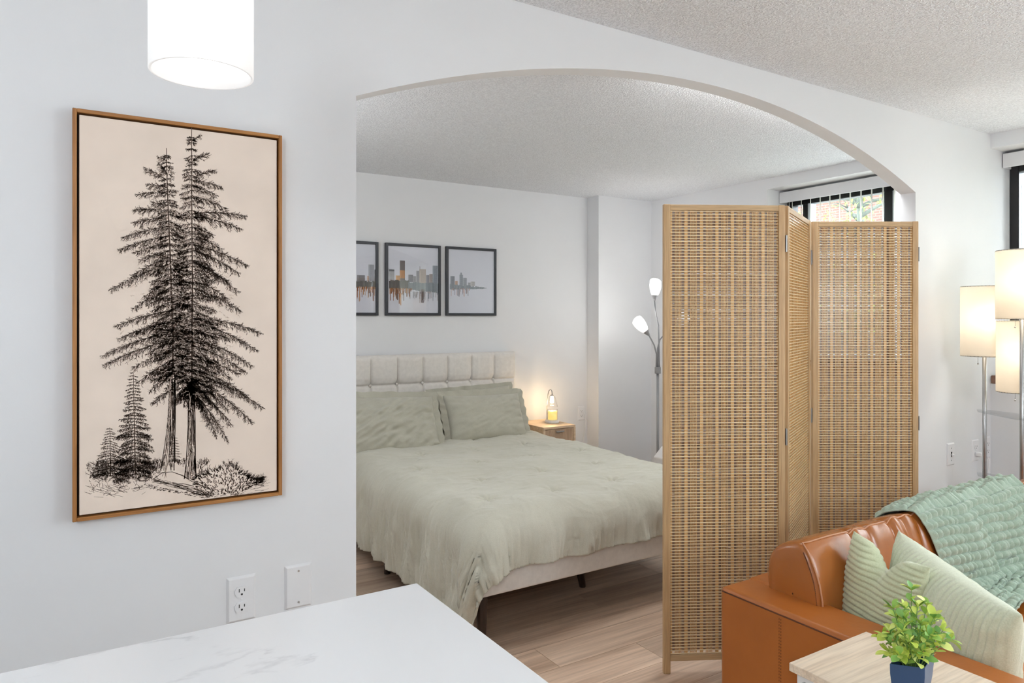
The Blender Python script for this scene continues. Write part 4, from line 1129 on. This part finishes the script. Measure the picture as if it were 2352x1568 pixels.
# ------------------------------------------------------------------ folding bamboo screen
SCR_H = 1.793
scr = thing('folding_screen', (2.5, 1.86, 0), 'three-panel woven bamboo folding screen with pale wood frame', 'room divider')
def screen_panel(A, B):
    A = Vector((A[0], A[1], 0)); B = Vector((B[0], B[1], 0)); d = (B - A); L = d.length; ex = d.normalized(); ez = Vector((0, 0, 1)); ey = ez.cross(ex)
    mw = Matrix.Translation(A) @ Matrix((ex, ey, ez)).transposed().to_4x4()
    def put(mb, name, m, parent, bevel=0.0, seg=1, smooth=False):
        o = mb.build(name, m, None, bevel=bevel, seg=seg, smooth=smooth)
        o.parent = parent
        if parent is scr: o.matrix_parent_inverse = Matrix.Translation(-WORLD_LOC[scr.name]); o.matrix_basis = mw
        return o
    pw, th = 0.026, 0.021
    # a panel is one part; its bars and weave are pieces of it
    pan = MB().box(0, pw, 0, th, 0, SCR_H)
    pan = put(pan, 'panel', 'screen_wood', scr, 0.0015)
    put(MB().box(L - pw, L, 0, th, 0, SCR_H), 'stile', 'screen_wood', pan, 0.0015)
    put(MB().box(pw, L - pw, 0.001, th - 0.001, SCR_H - 0.0225, SCR_H - 0.001), 'rail', 'screen_wood_h', pan, 0.001)
    put(MB().box(pw, L - pw, 0.001, th - 0.001, 0.048, 0.070), 'rail', 'screen_wood_h', pan, 0.001)
    x0, x1, z0, z1 = pw, L - pw, 0.070, SCR_H - 0.0225
    rods, slats, reeds = MB(), MB(), MB()
    pitch = 0.0116; z = z0 + 0.004; yc = th * 0.5
    rng = random.Random(int(A.x * 1000))
    while z < z1 - 0.002:
        j = rng.uniform(-0.0006, 0.0006)
        rods.box(x0, x1, yc - 0.0042, yc - 0.0016, z + j - 0.0016, z + j + 0.0016)
        slats.box(x0, x1, yc + 0.0030, yc + 0.0040, z + pitch * 0.5 + 0.0004, z + pitch * 1.5 - 0.0004 - rng.choice((0, 0, 0, 0.0010)))
        z += pitch
    per = 0.0605; x = x0 - 0.004
    while x < x1:
        for (a, b) in ((0, 0.0125), (0.0235, 0.0262), (0.0290, 0.0317), (0.0345, 0.0372), (0.0400, 0.0427), (0.0455, 0.0482)):
            p, q = max(x + a, x0), min(x + b, x1)
            if q - p > 0.0008: reeds.box(p, q, yc - 0.0013, yc + 0.0013, z0, z1)
        x += per
    for mb_, nm, m in ((rods, 'bamboo_rods', 'weave_front'), (slats, 'bamboo_slats', 'weave_back'), (reeds, 'bamboo_reeds', 'weave_reed')):
        o = put(mb_, nm, m, pan); o['kind'] = 'stuff'
    return mw, L
sp = [((1.933, 1.985), (2.350, 1.757)), ((2.368, 1.757), (2.826, 1.980)), ((2.846, 1.984), (3.250, 1.731))]
mws = [screen_panel(*s) for s in sp]
def hinge(mw, x, side, zs):
    for z in zs:
        h = MB().box(x - 0.0012, x + 0.0012, 0.003, 0.020, z - 0.032, z + 0.032, mw)
        h.tube([tuple(mw @ Vector((x, -0.001, z - 0.032))), tuple(mw @ Vector((x, -0.001, z + 0.032)))], 0.003, 8)
        h.build('hinge', 'nickel', scr)
hinge(mws[0][0], mws[0][1] + 0.004, 1, (1.645, 0.90, 0.20))
hinge(mws[2][0], -0.006, -1, (1.63, 0.92, 0.20))
hinge(mws[2][0], mws[2][1] + 0.0012, 1, (1.645, 0.885, 0.20))

# ------------------------------------------------------------------ leather sofa
SX0, SX1, SYR, SYF = 1.67, 3.50, 1.48, 0.58
AW, AZ = 0.158, 0.552
so = thing('leather_sofa', ((SX0 + SX1) / 2, 1.0, 0), 'cognac brown leather sofa with a soft gathered back cushion', 'sofa')
for (a, b) in ((SX0, SX0 + AW), (SX1 - AW, SX1)):
    arm = MB()
    n1, n2, n3 = 6, 40, 10
    arm.box(a, b, SYF, SYR, 0.07, AZ)
    ao = arm.build('arm', 'leather', so, bevel=0.016, seg=4)
    MB().tube([(a + 0.001, SYF + 0.02, AZ - 0.013), (a + 0.001, SYR - 0.01, AZ - 0.013)], 0.0022, 8).build('arm_seam', 'stitch', ao, smooth=True)
    st = MB(); yy = SYF + 0.02
    while yy < SYR - 0.02:
        st.box(a + 0.010, a + 0.0112, yy, yy + 0.0045, AZ - 0.0036, AZ - 0.0022); yy += 0.0085
    z = 0.10
    while z < AZ - 0.02:
        st.box(a - 0.0006, a + 0.0006, 1.262, 1.2635, z, z + 0.0045); st.box(a - 0.0006, a + 0.0006, 1.268, 1.2692, z, z + 0.0045); z += 0.0085
    q = st.build('arm_stitching', 'stitch', ao); q['kind'] = 'stuff'
MB().box(SX0 + AW - 0.04, SX1 - AW + 0.04, SYR - 0.10, SYR, 0.07, AZ + 0.005).build('back_frame', 'leather', so, bevel=0.018, seg=4)
MB().box(SX0 + AW, SX1 - AW, SYF + 0.03, SYR - 0.10, 0.07, 0.27).build('seat_base', 'leather', so, bevel=0.01, seg=2)
mid = (SX0 + SX1) / 2
for (a, b) in ((SX0 + AW + 0.003, mid - 0.002), (mid + 0.002, SX1 - AW - 0.003)):
    MB().box(a, b, SYF - 0.01, 1.27, 0.272, 0.425).build('seat_cushion', 'leather', so, bevel=0.035, seg=5)
for lx in (SX0 + 0.06, SX1 - 0.06):
    for ly in (SYF + 0.06, SYR - 0.06):
        MB().tube([(lx, ly, 0.075), (lx, ly, 0)], [0.022, 0.015], 12).build('leg', 'dark_leg', so, smooth=True)
# back cushion
prof = [(1.375, 0.42), (1.392, 0.50), (1.402, 0.58), (1.400, 0.630), (1.388, 0.664), (1.362, 0.690), (1.325, 0.705), (1.290, 0.712), (1.272, 0.703), (1.255, 0.675), (1.236, 0.625), (1.220, 0.565), (1.212, 0.50), (1.216, 0.45), (1.25, 0.425), (1.31, 0.415)]
def cat(p0, p1, p2, p3, t):
    return tuple(0.5 * ((2 * p1[i]) + (-p0[i] + p2[i]) * t + (2 * p0[i] - 5 * p1[i] + 4 * p2[i] - p3[i]) * t * t + (-p0[i] + 3 * p1[i] - 3 * p2[i] + p3[i]) * t ** 3) for i in (0, 1))
PN = len(prof)
def prof_at(s):
    s = (s % 1.0) * PN; i = int(s); t = s - i
    return cat(prof[(i - 1) % PN], prof[i % PN], prof[(i + 1) % PN], prof[(i + 2) % PN], t)
CB0, CB1 = 1.785, 3.40
cen = (1.31, 0.56)
creases = [(2.02, 0.012, 0.9), (2.10, 0.006, 0.5), (2.22, 0.016, 1.0), (2.29, 0.006, 0.5), (2.36, 0.008, 0.6), (2.50, 0.012, 0.8), (2.7, 0.010, 0.8), (2.9, 0.012, 1.0), (3.06, 0.010, 0.7), (3.14, 0.012, 0.8), (3.22, 0.008, 0.6)]
def back_surface(s, x, extra=0.0):
    y, z = prof_at(s)
    ny, nz_ = y - cen[0], z - cen[1]; L = math.hypot(ny, nz_); ny, nz_ = ny / L, nz_ / L
    front = max(0.0, min(1.0, (1.33 - y) / 0.05)) * max(0, min(1, (z - 0.44) / 0.08))
    dsp = 0.0
    for (cx_, amp, wd) in creases:
        xx = x - cx_ - 0.10 * (0.70 - z) * (1 if wd > 0.7 else -0.6)
        dsp -= amp * math.exp(-(xx / 0.010) ** 2) * front * math.exp(-((z - 0.66) / 0.13) ** 2)
        dsp += amp * 0.5 * math.exp(-((xx - 0.028) / 0.02) ** 2) * front
    dsp += 0.006 * nz(x * 5, y * 9, z * 9) * (0.4 + front)
    dsp -= 0.012 * math.exp(-((z - 0.50) / 0.012) ** 2) * front   # lower tuck
    r = dsp + extra
    return Vector((x, y + ny * r, z + nz_ * r))
bc = MB(); NS, NX_ = 96, 260
rings = [(CB0, 0.02), (CB0 - 0.003, 0.55), (CB0 - 0.002, 0.86), (CB0 + 0.004, 0.95), (CB0 + 0.014, 0.985)]
xs = rings + [(CB0 + 0.03 + (CB1 - CB0 - 0.06) * i / NX_, 1.0) for i in range(NX_ + 1)] + [(CB1 - (x - CB0), s) for (x, s) in reversed(rings)]
vs_ = []
for (x, sc) in xs:
    for k in range(NS):
        p = back_surface(k / NS, x)
        vs_.append((x, cen[0] + (p.y - cen[0]) * sc, cen[1] + (p.z - cen[1]) * sc))
fs = [(i * NS + k, i * NS + (k + 1) % NS, (i + 1) * NS + (k + 1) % NS, (i + 1) * NS + k) for i in range(len(xs) - 1) for k in range(NS)]
bc.add(vs_, fs)
bco = bc.build('back_cushion', 'leather_back', so, smooth=True)
SP = 7.35 / PN
def side_path(x):
    return [tuple(Vector((x, back_surface(s / PN, CB0 + 0.02).y, back_surface(s / PN, CB0 + 0.02).z))) for s in (11.8, 11, 10.3, 9.6, 9.0, 8.4)]
pp = [(p[0], p[1] - 0.001, p[2]) for p in side_path(CB0 + 0.006)]
pp.append((CB0 + 0.012, 1.286, 0.712))
pp += [(CB0 + 0.035 + 0.02 * i, back_surface(SP, CB0 + 0.035 + 0.02 * i, 0.001).y, back_surface(SP, CB0 + 0.035 + 0.02 * i, 0.001).z) for i in range(78)]
MB().tube(pp, 0.0024, 8).build('piping', 'piping', bco, smooth=True)
st = MB()
for k in range(40):
    t = k / 40; s = (11.6 - 3.0 * t) / PN; p = back_surface(s, CB0 + 0.02)
    y = p.y + 0.012; st.box(CB0 - 0.0022, CB0 - 0.0004, y, y + 0.0016, p.z - 0.001, p.z + 0.003)
q = st.build('cushion_stitching', 'stitch', bco); q['kind'] = 'stuff'

# ------------------------------------------------------------------ cushions on the sofa
pillow('throw_pillow', 'corduroy1', (1.915, 1.128, 0.545), (0.20, 0.97, 0.10), (0.10, -0.03, 0.99), 0.25, 0.36, 0.12, 'green corduroy pillow with a dented top against the sofa arm', 'pillow', 'corduroy pillows on the sofa', seed=3.3, rib=(0.0145, 0.0055, 'y'), n=170, wr=0.5, chop=0.05)
pillow('throw_pillow', 'corduroy2', (1.968, 0.975, 0.512), (0.44, 0.87, 0.13), (-0.02, 0.0, 0.99), 0.45, 0.40, 0.18, 'pale green corduroy pillow in front of the throw blanket', 'pillow', 'corduroy pillows on the sofa', seed=7.1, rib=(0.0150, 0.0062, 'x'), n=200, wr=0.5)

# ------------------------------------------------------------------ bubble fleece throw over the sofa back
path = []
for k in range(2, 12):
    y_, z_ = prof[k]; L_ = math.hypot(y_ - cen[0], z_ - cen[1]); e_ = 0.006 + 0.006 * (k > 7)
    path.append((y_ + (y_ - cen[0]) / L_ * e_, z_ + (z_ - cen[1]) / L_ * e_))
path += [(1.198, 0.515), (1.178, 0.468), (1.135, 0.448), (1.085, 0.442), (1.03, 0.440)]
seglen = [0.0]
for a, b in zip(path[:-1], path[1:]): seglen.append(seglen[-1] + math.hypot(b[0] - a[0], b[1] - a[1]))
PTOT = seglen[-1]
def path_at(d):
    d = min(max(d, 0), PTOT - 1e-6)
    for i in range(len(path) - 1):
        if seglen[i + 1] >= d:
            t = (d - seglen[i]) / (seglen[i + 1] - seglen[i])
            p = cat(path[max(i - 1, 0)], path[i], path[i + 1], path[min(i + 2, len(path) - 1)], t)
            q0, q1 = path[i], path[i + 1]
            ty, tz = q1[0] - q0[0], q1[1] - q0[1]; L = math.hypot(ty, tz)
            return p, (-tz / L, ty / L) if False else (tz / L, -ty / L)
WT = 0.72
def throw_fn(uu, vv_):
    d = vv_ * PTOT; w = uu * WT
    (y, z), (ny, nz_) = path_at(d)
    if ny * (y - 1.31) + nz_ * (z - 0.2) < 0: ny, nz_ = -ny, -nz_
    x = 2.33 + w + 0.05 * vv_ ** 2 * (1 - uu) * 1.6 + 0.06 * vv_
    def saw(t): 
        t = t % 1.0
        return t / 0.86 if t < 0.86 else (1 - t) / 0.14
    ph = w / 0.145 + 0.30 * vv_ + 0.08 * math.sin(vv_ * 5) - 0.05
    fold = (0.030 * saw(ph) + 0.012 * saw(ph * 2.1 + 0.4)) * min(1, 0.12 + vv_ * 1.8) * min(1, 0.1 + uu * 5)
    row = abs(math.sin(math.pi * (d + 0.004 * math.sin(w * 23)) / 0.029)); bead = abs(math.sin(math.pi * w / 0.024))
    bmp = 0.0165 * row ** 0.75 * (0.45 + 0.55 * bead ** 0.9)
    edge = min(1, min(uu, 1 - uu) * 40) 
    h = 0.003 + fold + bmp * edge + 0.003 * nz(w * 14, d * 14, 3)
    return Vector((x + 0.004 * nz(w * 9, d * 9, 1), y + ny * h, z + nz_ * h))
mb = MB(); mb.grid(throw_fn, 320, 300)
tw = mb.build('throw_blanket', 'throw', None, smooth=True, solid=0.004, origin=(2.7, 1.3, 0.7))
tag(tw, 'sage bubble-knit throw blanket draped over the sofa back', 'blanket')

# ------------------------------------------------------------------ end table
EX0, EX1, EY0, EY1, EZ = 1.350, 1.642, 0.42, 1.0, 0.60
et = thing('end_table', ((EX0 + EX1) / 2, (EY0 + EY1) / 2, 0), 'narrow pale wood end table with white legs beside the sofa arm', 'table')
MB().box(EX0, EX1, EY0, EY1, EZ - 0.018, EZ).build('table_top', 'table_wood', et, bevel=0.001, seg=1)
for (a, b, nm) in ((EX0 + 0.010, EX0 + 0.030, 'side_frame'), (EX1 - 0.030, EX1 - 0.010, 'side_frame')):
    f = MB(); f.box(a, b, EY1 - 0.05, EY1 - 0.012, 0, EZ - 0.018); f.box(a, b, EY0 + 0.012, EY0 + 0.05, 0, EZ - 0.018); f.box(a, b, EY0 + 0.05, EY1 - 0.05, EZ - 0.06, EZ - 0.018)
    fo = f.build(nm, 'white_lacquer', et, bevel=0.002, seg=1)
    for yy in (EY1 - 0.033, EY0 + 0.033):
        s = -1 if a < mid - 0.5 and a < 1.5 else 1
        xb = a if a < 1.5 else b
        MB().lathe([(0.0005, 0.0045), (0.003, 0.0045), (0.0055, 0.003), (0.0078, 0.003), (0.008, 0.0)], 0, 0, 20, Matrix.Translation((xb, yy, EZ - 0.040)) @ Matrix.Rotation(-HP if a < 1.5 else HP, 4, 'Y')).build('bolt', 'nickel', fo, smooth=True)
MB().box(EX0 + 0.03, EX1 - 0.03, EY0 + 0.03, EY1 - 0.03, 0.16, 0.178).build('shelf', 'table_wood', et)

# ------------------------------------------------------------------ potted plant on the end table
POT = Vector((1.413, 0.765, EZ)); phi = math.radians(16)
dcam = Vector((-POT.x, -POT.y, 0)).normalized()
fn1 = dcam * math.cos(phi) - Rv * math.sin(phi); fn2 = Rv * math.cos(phi) + dcam * math.sin(phi)
pl = thing('potted_plant', POT, 'small artificial boxwood in a square navy pot on the end table', 'plant')
pb = MB(); s_ = 0.0355; levels = [(0.0, 0.68), (0.02, 0.80), (0.045, 0.92), (0.07, 0.99), (0.088, 1.0), (0.088, 0.93), (0.06, 0.90)]
vs_ = []
for (h, k) in levels:
    for (a, b) in ((-1, -1), (1, -1), (1, 1), (-1, 1)):
        vs_.append(tuple(POT + (fn2 * a - fn1 * b) * s_ * k + Vector((0, 0, h))))
fs = [(i * 4 + k, i * 4 + (k + 1) % 4, (i + 1) * 4 + (k + 1) % 4, (i + 1) * 4 + k) for i in range(len(levels) - 1) for k in range(4)] + [(3, 2, 1, 0)]
pb.add(vs_, fs); pb.build('pot', 'pot', pl, bevel=0.002, seg=2)
ms = Matrix.Translation(POT) @ Matrix((fn2, -fn1, Vector((0, 0, 1)))).transposed().to_4x4()
MB().box(-s_ * 0.92, s_ * 0.92, -s_ * 0.92, s_ * 0.92, 0.055, 0.064, ms).build('soil', 'soil', pl)
def leaf_mesh(w, l, curl):
    mb = MB(); vs_ = []; rows = [(0.0, 0.08), (0.2, 0.55), (0.45, 1.0), (0.7, 0.95), (0.9, 0.5), (1.0, 0.05)]
    for (t, k) in rows:
        zc = curl * t * t
        vs_ += [(-w * k, l * t, zc + w * 0.35 * k), (0, l * t, zc), (w * k, l * t, zc + w * 0.35 * k)]
    fs = []
    for i in range(len(rows) - 1):
        for k in (0, 1): fs.append((3 * i + k, 3 * i + k + 1, 3 * i + k + 4, 3 * i + k + 3))
    mb.add(vs_, fs); me = mb.mesh('leaf', False); me.materials.append(M['leaf'])
    for p in me.polygons: p.use_smooth = True
    return me
leaf_mes = [leaf_mesh(0.0080, 0.024, -0.006), leaf_mesh(0.0092, 0.027, -0.010), leaf_mesh(0.0072, 0.021, 0.004), leaf_mesh(0.0082, 0.027, 0.002)]
rng = random.Random(21)
def put_leaf(p, d, sc):
    o = bpy.data.objects.new('leaf', rng.choice(leaf_mes)); C.objects.link(o); o.parent = pl
    o.matrix_parent_inverse = Matrix.Translation(-POT)
    q = d.to_track_quat('Y', 'Z').to_matrix().to_4x4()
    o.matrix_basis = Matrix.Translation(p) @ q @ Matrix.Rotation(rng.uniform(-0.6, 0.6), 4, 'Y') @ Matrix.Scale(sc, 4)
ends = [(-0.002, 0.03, 0.235), (-0.045, 0.0, 0.20), (0.035, 0.02, 0.20), (-0.068, -0.01, 0.135), (0.072, 0.0, 0.145), (0.088, 0.01, 0.115), (-0.02, -0.03, 0.185), (0.02, -0.03, 0.17), (-0.05, -0.04, 0.155), (0.04, -0.045, 0.15),
        (-0.005, -0.055, 0.14), (-0.035, 0.04, 0.16), (0.05, 0.05, 0.15), (-0.055, -0.03, 0.105), (-0.03, -0.055, 0.108), (0.05, -0.02, 0.185), (0.012, 0.0, 0.205), (-0.018, -0.01, 0.205), (0.02, -0.055, 0.115), (0.062, -0.03, 0.125), (-0.045, 0.02, 0.13), (0.0, 0.06, 0.17), (0.03, -0.01, 0.14), (-0.02, -0.05, 0.165)]
for (du, dv, dh) in ends:
    e = POT + Rv * du * 0.84 - dcam * dv * 0.84 + Vector((0, 0, 0.03 + dh * 0.78)); b = POT + Rv * du * 0.15 - dcam * dv * 0.15 + Vector((0, 0, 0.06))
    m_ = (b + e) / 2 + Vector((0, 0, 0.02))
    pts = [(1 - t) ** 2 * b + 2 * t * (1 - t) * m_ + t * t * e for t in [i / 6 for i in range(7)]]
    MB().tube(pts, [0.0013, 0.0012, 0.0012, 0.0011, 0.001, 0.0009, 0.0006], 6).build('stem', 'stem', pl, smooth=True)
    for i in range(2, 7):
        p = pts[i]; dr = (pts[min(6, i + 1)] - pts[i - 1]).normalized(); sd = dr.orthogonal().normalized()
        sd = Matrix.Rotation(rng.uniform(0, 6.28), 3, dr) @ sd
        for sg in (-1, 1):
            put_leaf(p, (dr * 0.55 + sd * sg * 0.9 + Vector((0, 0, 0.25))).normalized(), rng.uniform(0.62, 0.95))
    for k in range(4):
        dr = (pts[6] - pts[5]).normalized(); sd = Matrix.Rotation(k * 1.57 + rng.random(), 3, dr) @ dr.orthogonal().normalized()
        put_leaf(pts[6], (dr * 0.8 + sd * 0.8).normalized(), rng.uniform(0.65, 0.95))

# ------------------------------------------------------------------ three-shade floor lamp in the corner
fl3 = thing('shelf_floor_lamp', (3.735, 1.58, 0), 'lit floor lamp with three cream drum shades on steel poles', 'floor lamp')
MB().lathe([(0.0005, 0.0), (0.15, 0.0), (0.15, 0.014), (0.0005, 0.018)], 3.735, 1.585, 40, z=0.0).build('base', 'nickel', fl3, smooth=False)
for (x, y, z0, z1) in ((3.783, 1.700, 1.172, 1.512), (3.655, 1.488, 1.352, 1.664), (3.768, 1.535, 1.012, 1.346)):
    MB().tube([(x, y, 0.012), (x, y, z1 - 0.05)], 0.0095, 14).build('pole', 'nickel', fl3, smooth=True)
    zs = [z0, z0 + 0.003, (z0 + z1) / 2, z1 - 0.003, z1]
    s = MB(); s.lathe([(0.0985, z0), (0.1, z0 + 0.002), (0.1, z1 - 0.002), (0.0985, z1)], x, y, 48)
    s.build('drum_shade', 'lamp_shade', fl3, smooth=True, solid=0.002)
    for zz in (z0 + 0.002, z1 - 0.002):
        rg = MB(); rg.tube([(x + 0.0995 * math.cos(a), y + 0.0995 * math.sin(a), zz) for a in [2 * math.pi * k / 40 for k in range(41)]], 0.0016, 6, False); rg.build('shade_ring', 'nickel', fl3, smooth=True)
    for k in range(3):
        a = 2 * math.pi * k / 3; rg = MB(); rg.tube([(x, y, z1 - 0.006), (x + 0.099 * math.cos(a), y + 0.099 * math.sin(a), z1 - 0.004)], 0.0013, 6); rg.build('spider_arm', 'nickel', fl3, smooth=True)
    bl = MB(); bl.lathe([(0.0005, 0.05), (0.02, 0.045), (0.028, 0.02), (0.025, -0.005), (0.012, -0.04), (0.0005, -0.045)], x, y, 20, z=(z0 + z1) / 2)
    bl.build('bulb', 'bulb_white', fl3, smooth=True)
    ch = MB(); cx_, cy_ = x - 0.022 * _R[0] - 0.02, y - 0.022 * _R[1]
    ch.tube([(cx_, cy_, z0 + 0.03), (cx_, cy_, z0 - 0.032)], 0.0007, 5)
    ch.lathe([(0.0005, 0.004), (0.0035, 0.002), (0.004, -0.002), (0.0005, -0.005)], cx_, cy_, 10, z=z0 - 0.035)
    ch.build('pull_chain', 'nickel', fl3, smooth=True)
    point('drum_shade_light', (x - 0.035, y - 0.035, (z0 + z1) / 2 + 0.02), 1.7, (1.0, 0.93, 0.82), 0.03)
for z in (0.905, 0.595):
    s = MB(); s.prism([(3.805, 1.745), (3.83, 1.70), (3.79, 1.47), (3.63, 1.44), (3.60, 1.49), (3.74, 1.71)], 'z', z - 0.003, z + 0.003)
    s.build('shelf', 'acrylic', fl3, bevel=0.002, seg=2)

# plug and cord at the living room outlet
pc = thing('lamp_cord', (4.107, ARCH_Y - 0.01, 0.632), 'white plug and cord in the outlet right of the switch', 'cord')
MB().box(4.095, 4.119, ARCH_Y - 0.034, ARCH_Y - 0.0088, 0.622, 0.644).build('plug', 'cord', pc, bevel=0.004, seg=2)
MB().tube([(4.107, ARCH_Y - 0.03, 0.633), (4.125, ARCH_Y - 0.05, 0.628), (4.15, ARCH_Y - 0.05, 0.60), (4.14, ARCH_Y - 0.04, 0.45), (4.05, ARCH_Y - 0.04, 0.2), (3.95, ARCH_Y - 0.06, 0.03)], 0.0025, 8).build('cord', 'cord', pc, smooth=True)
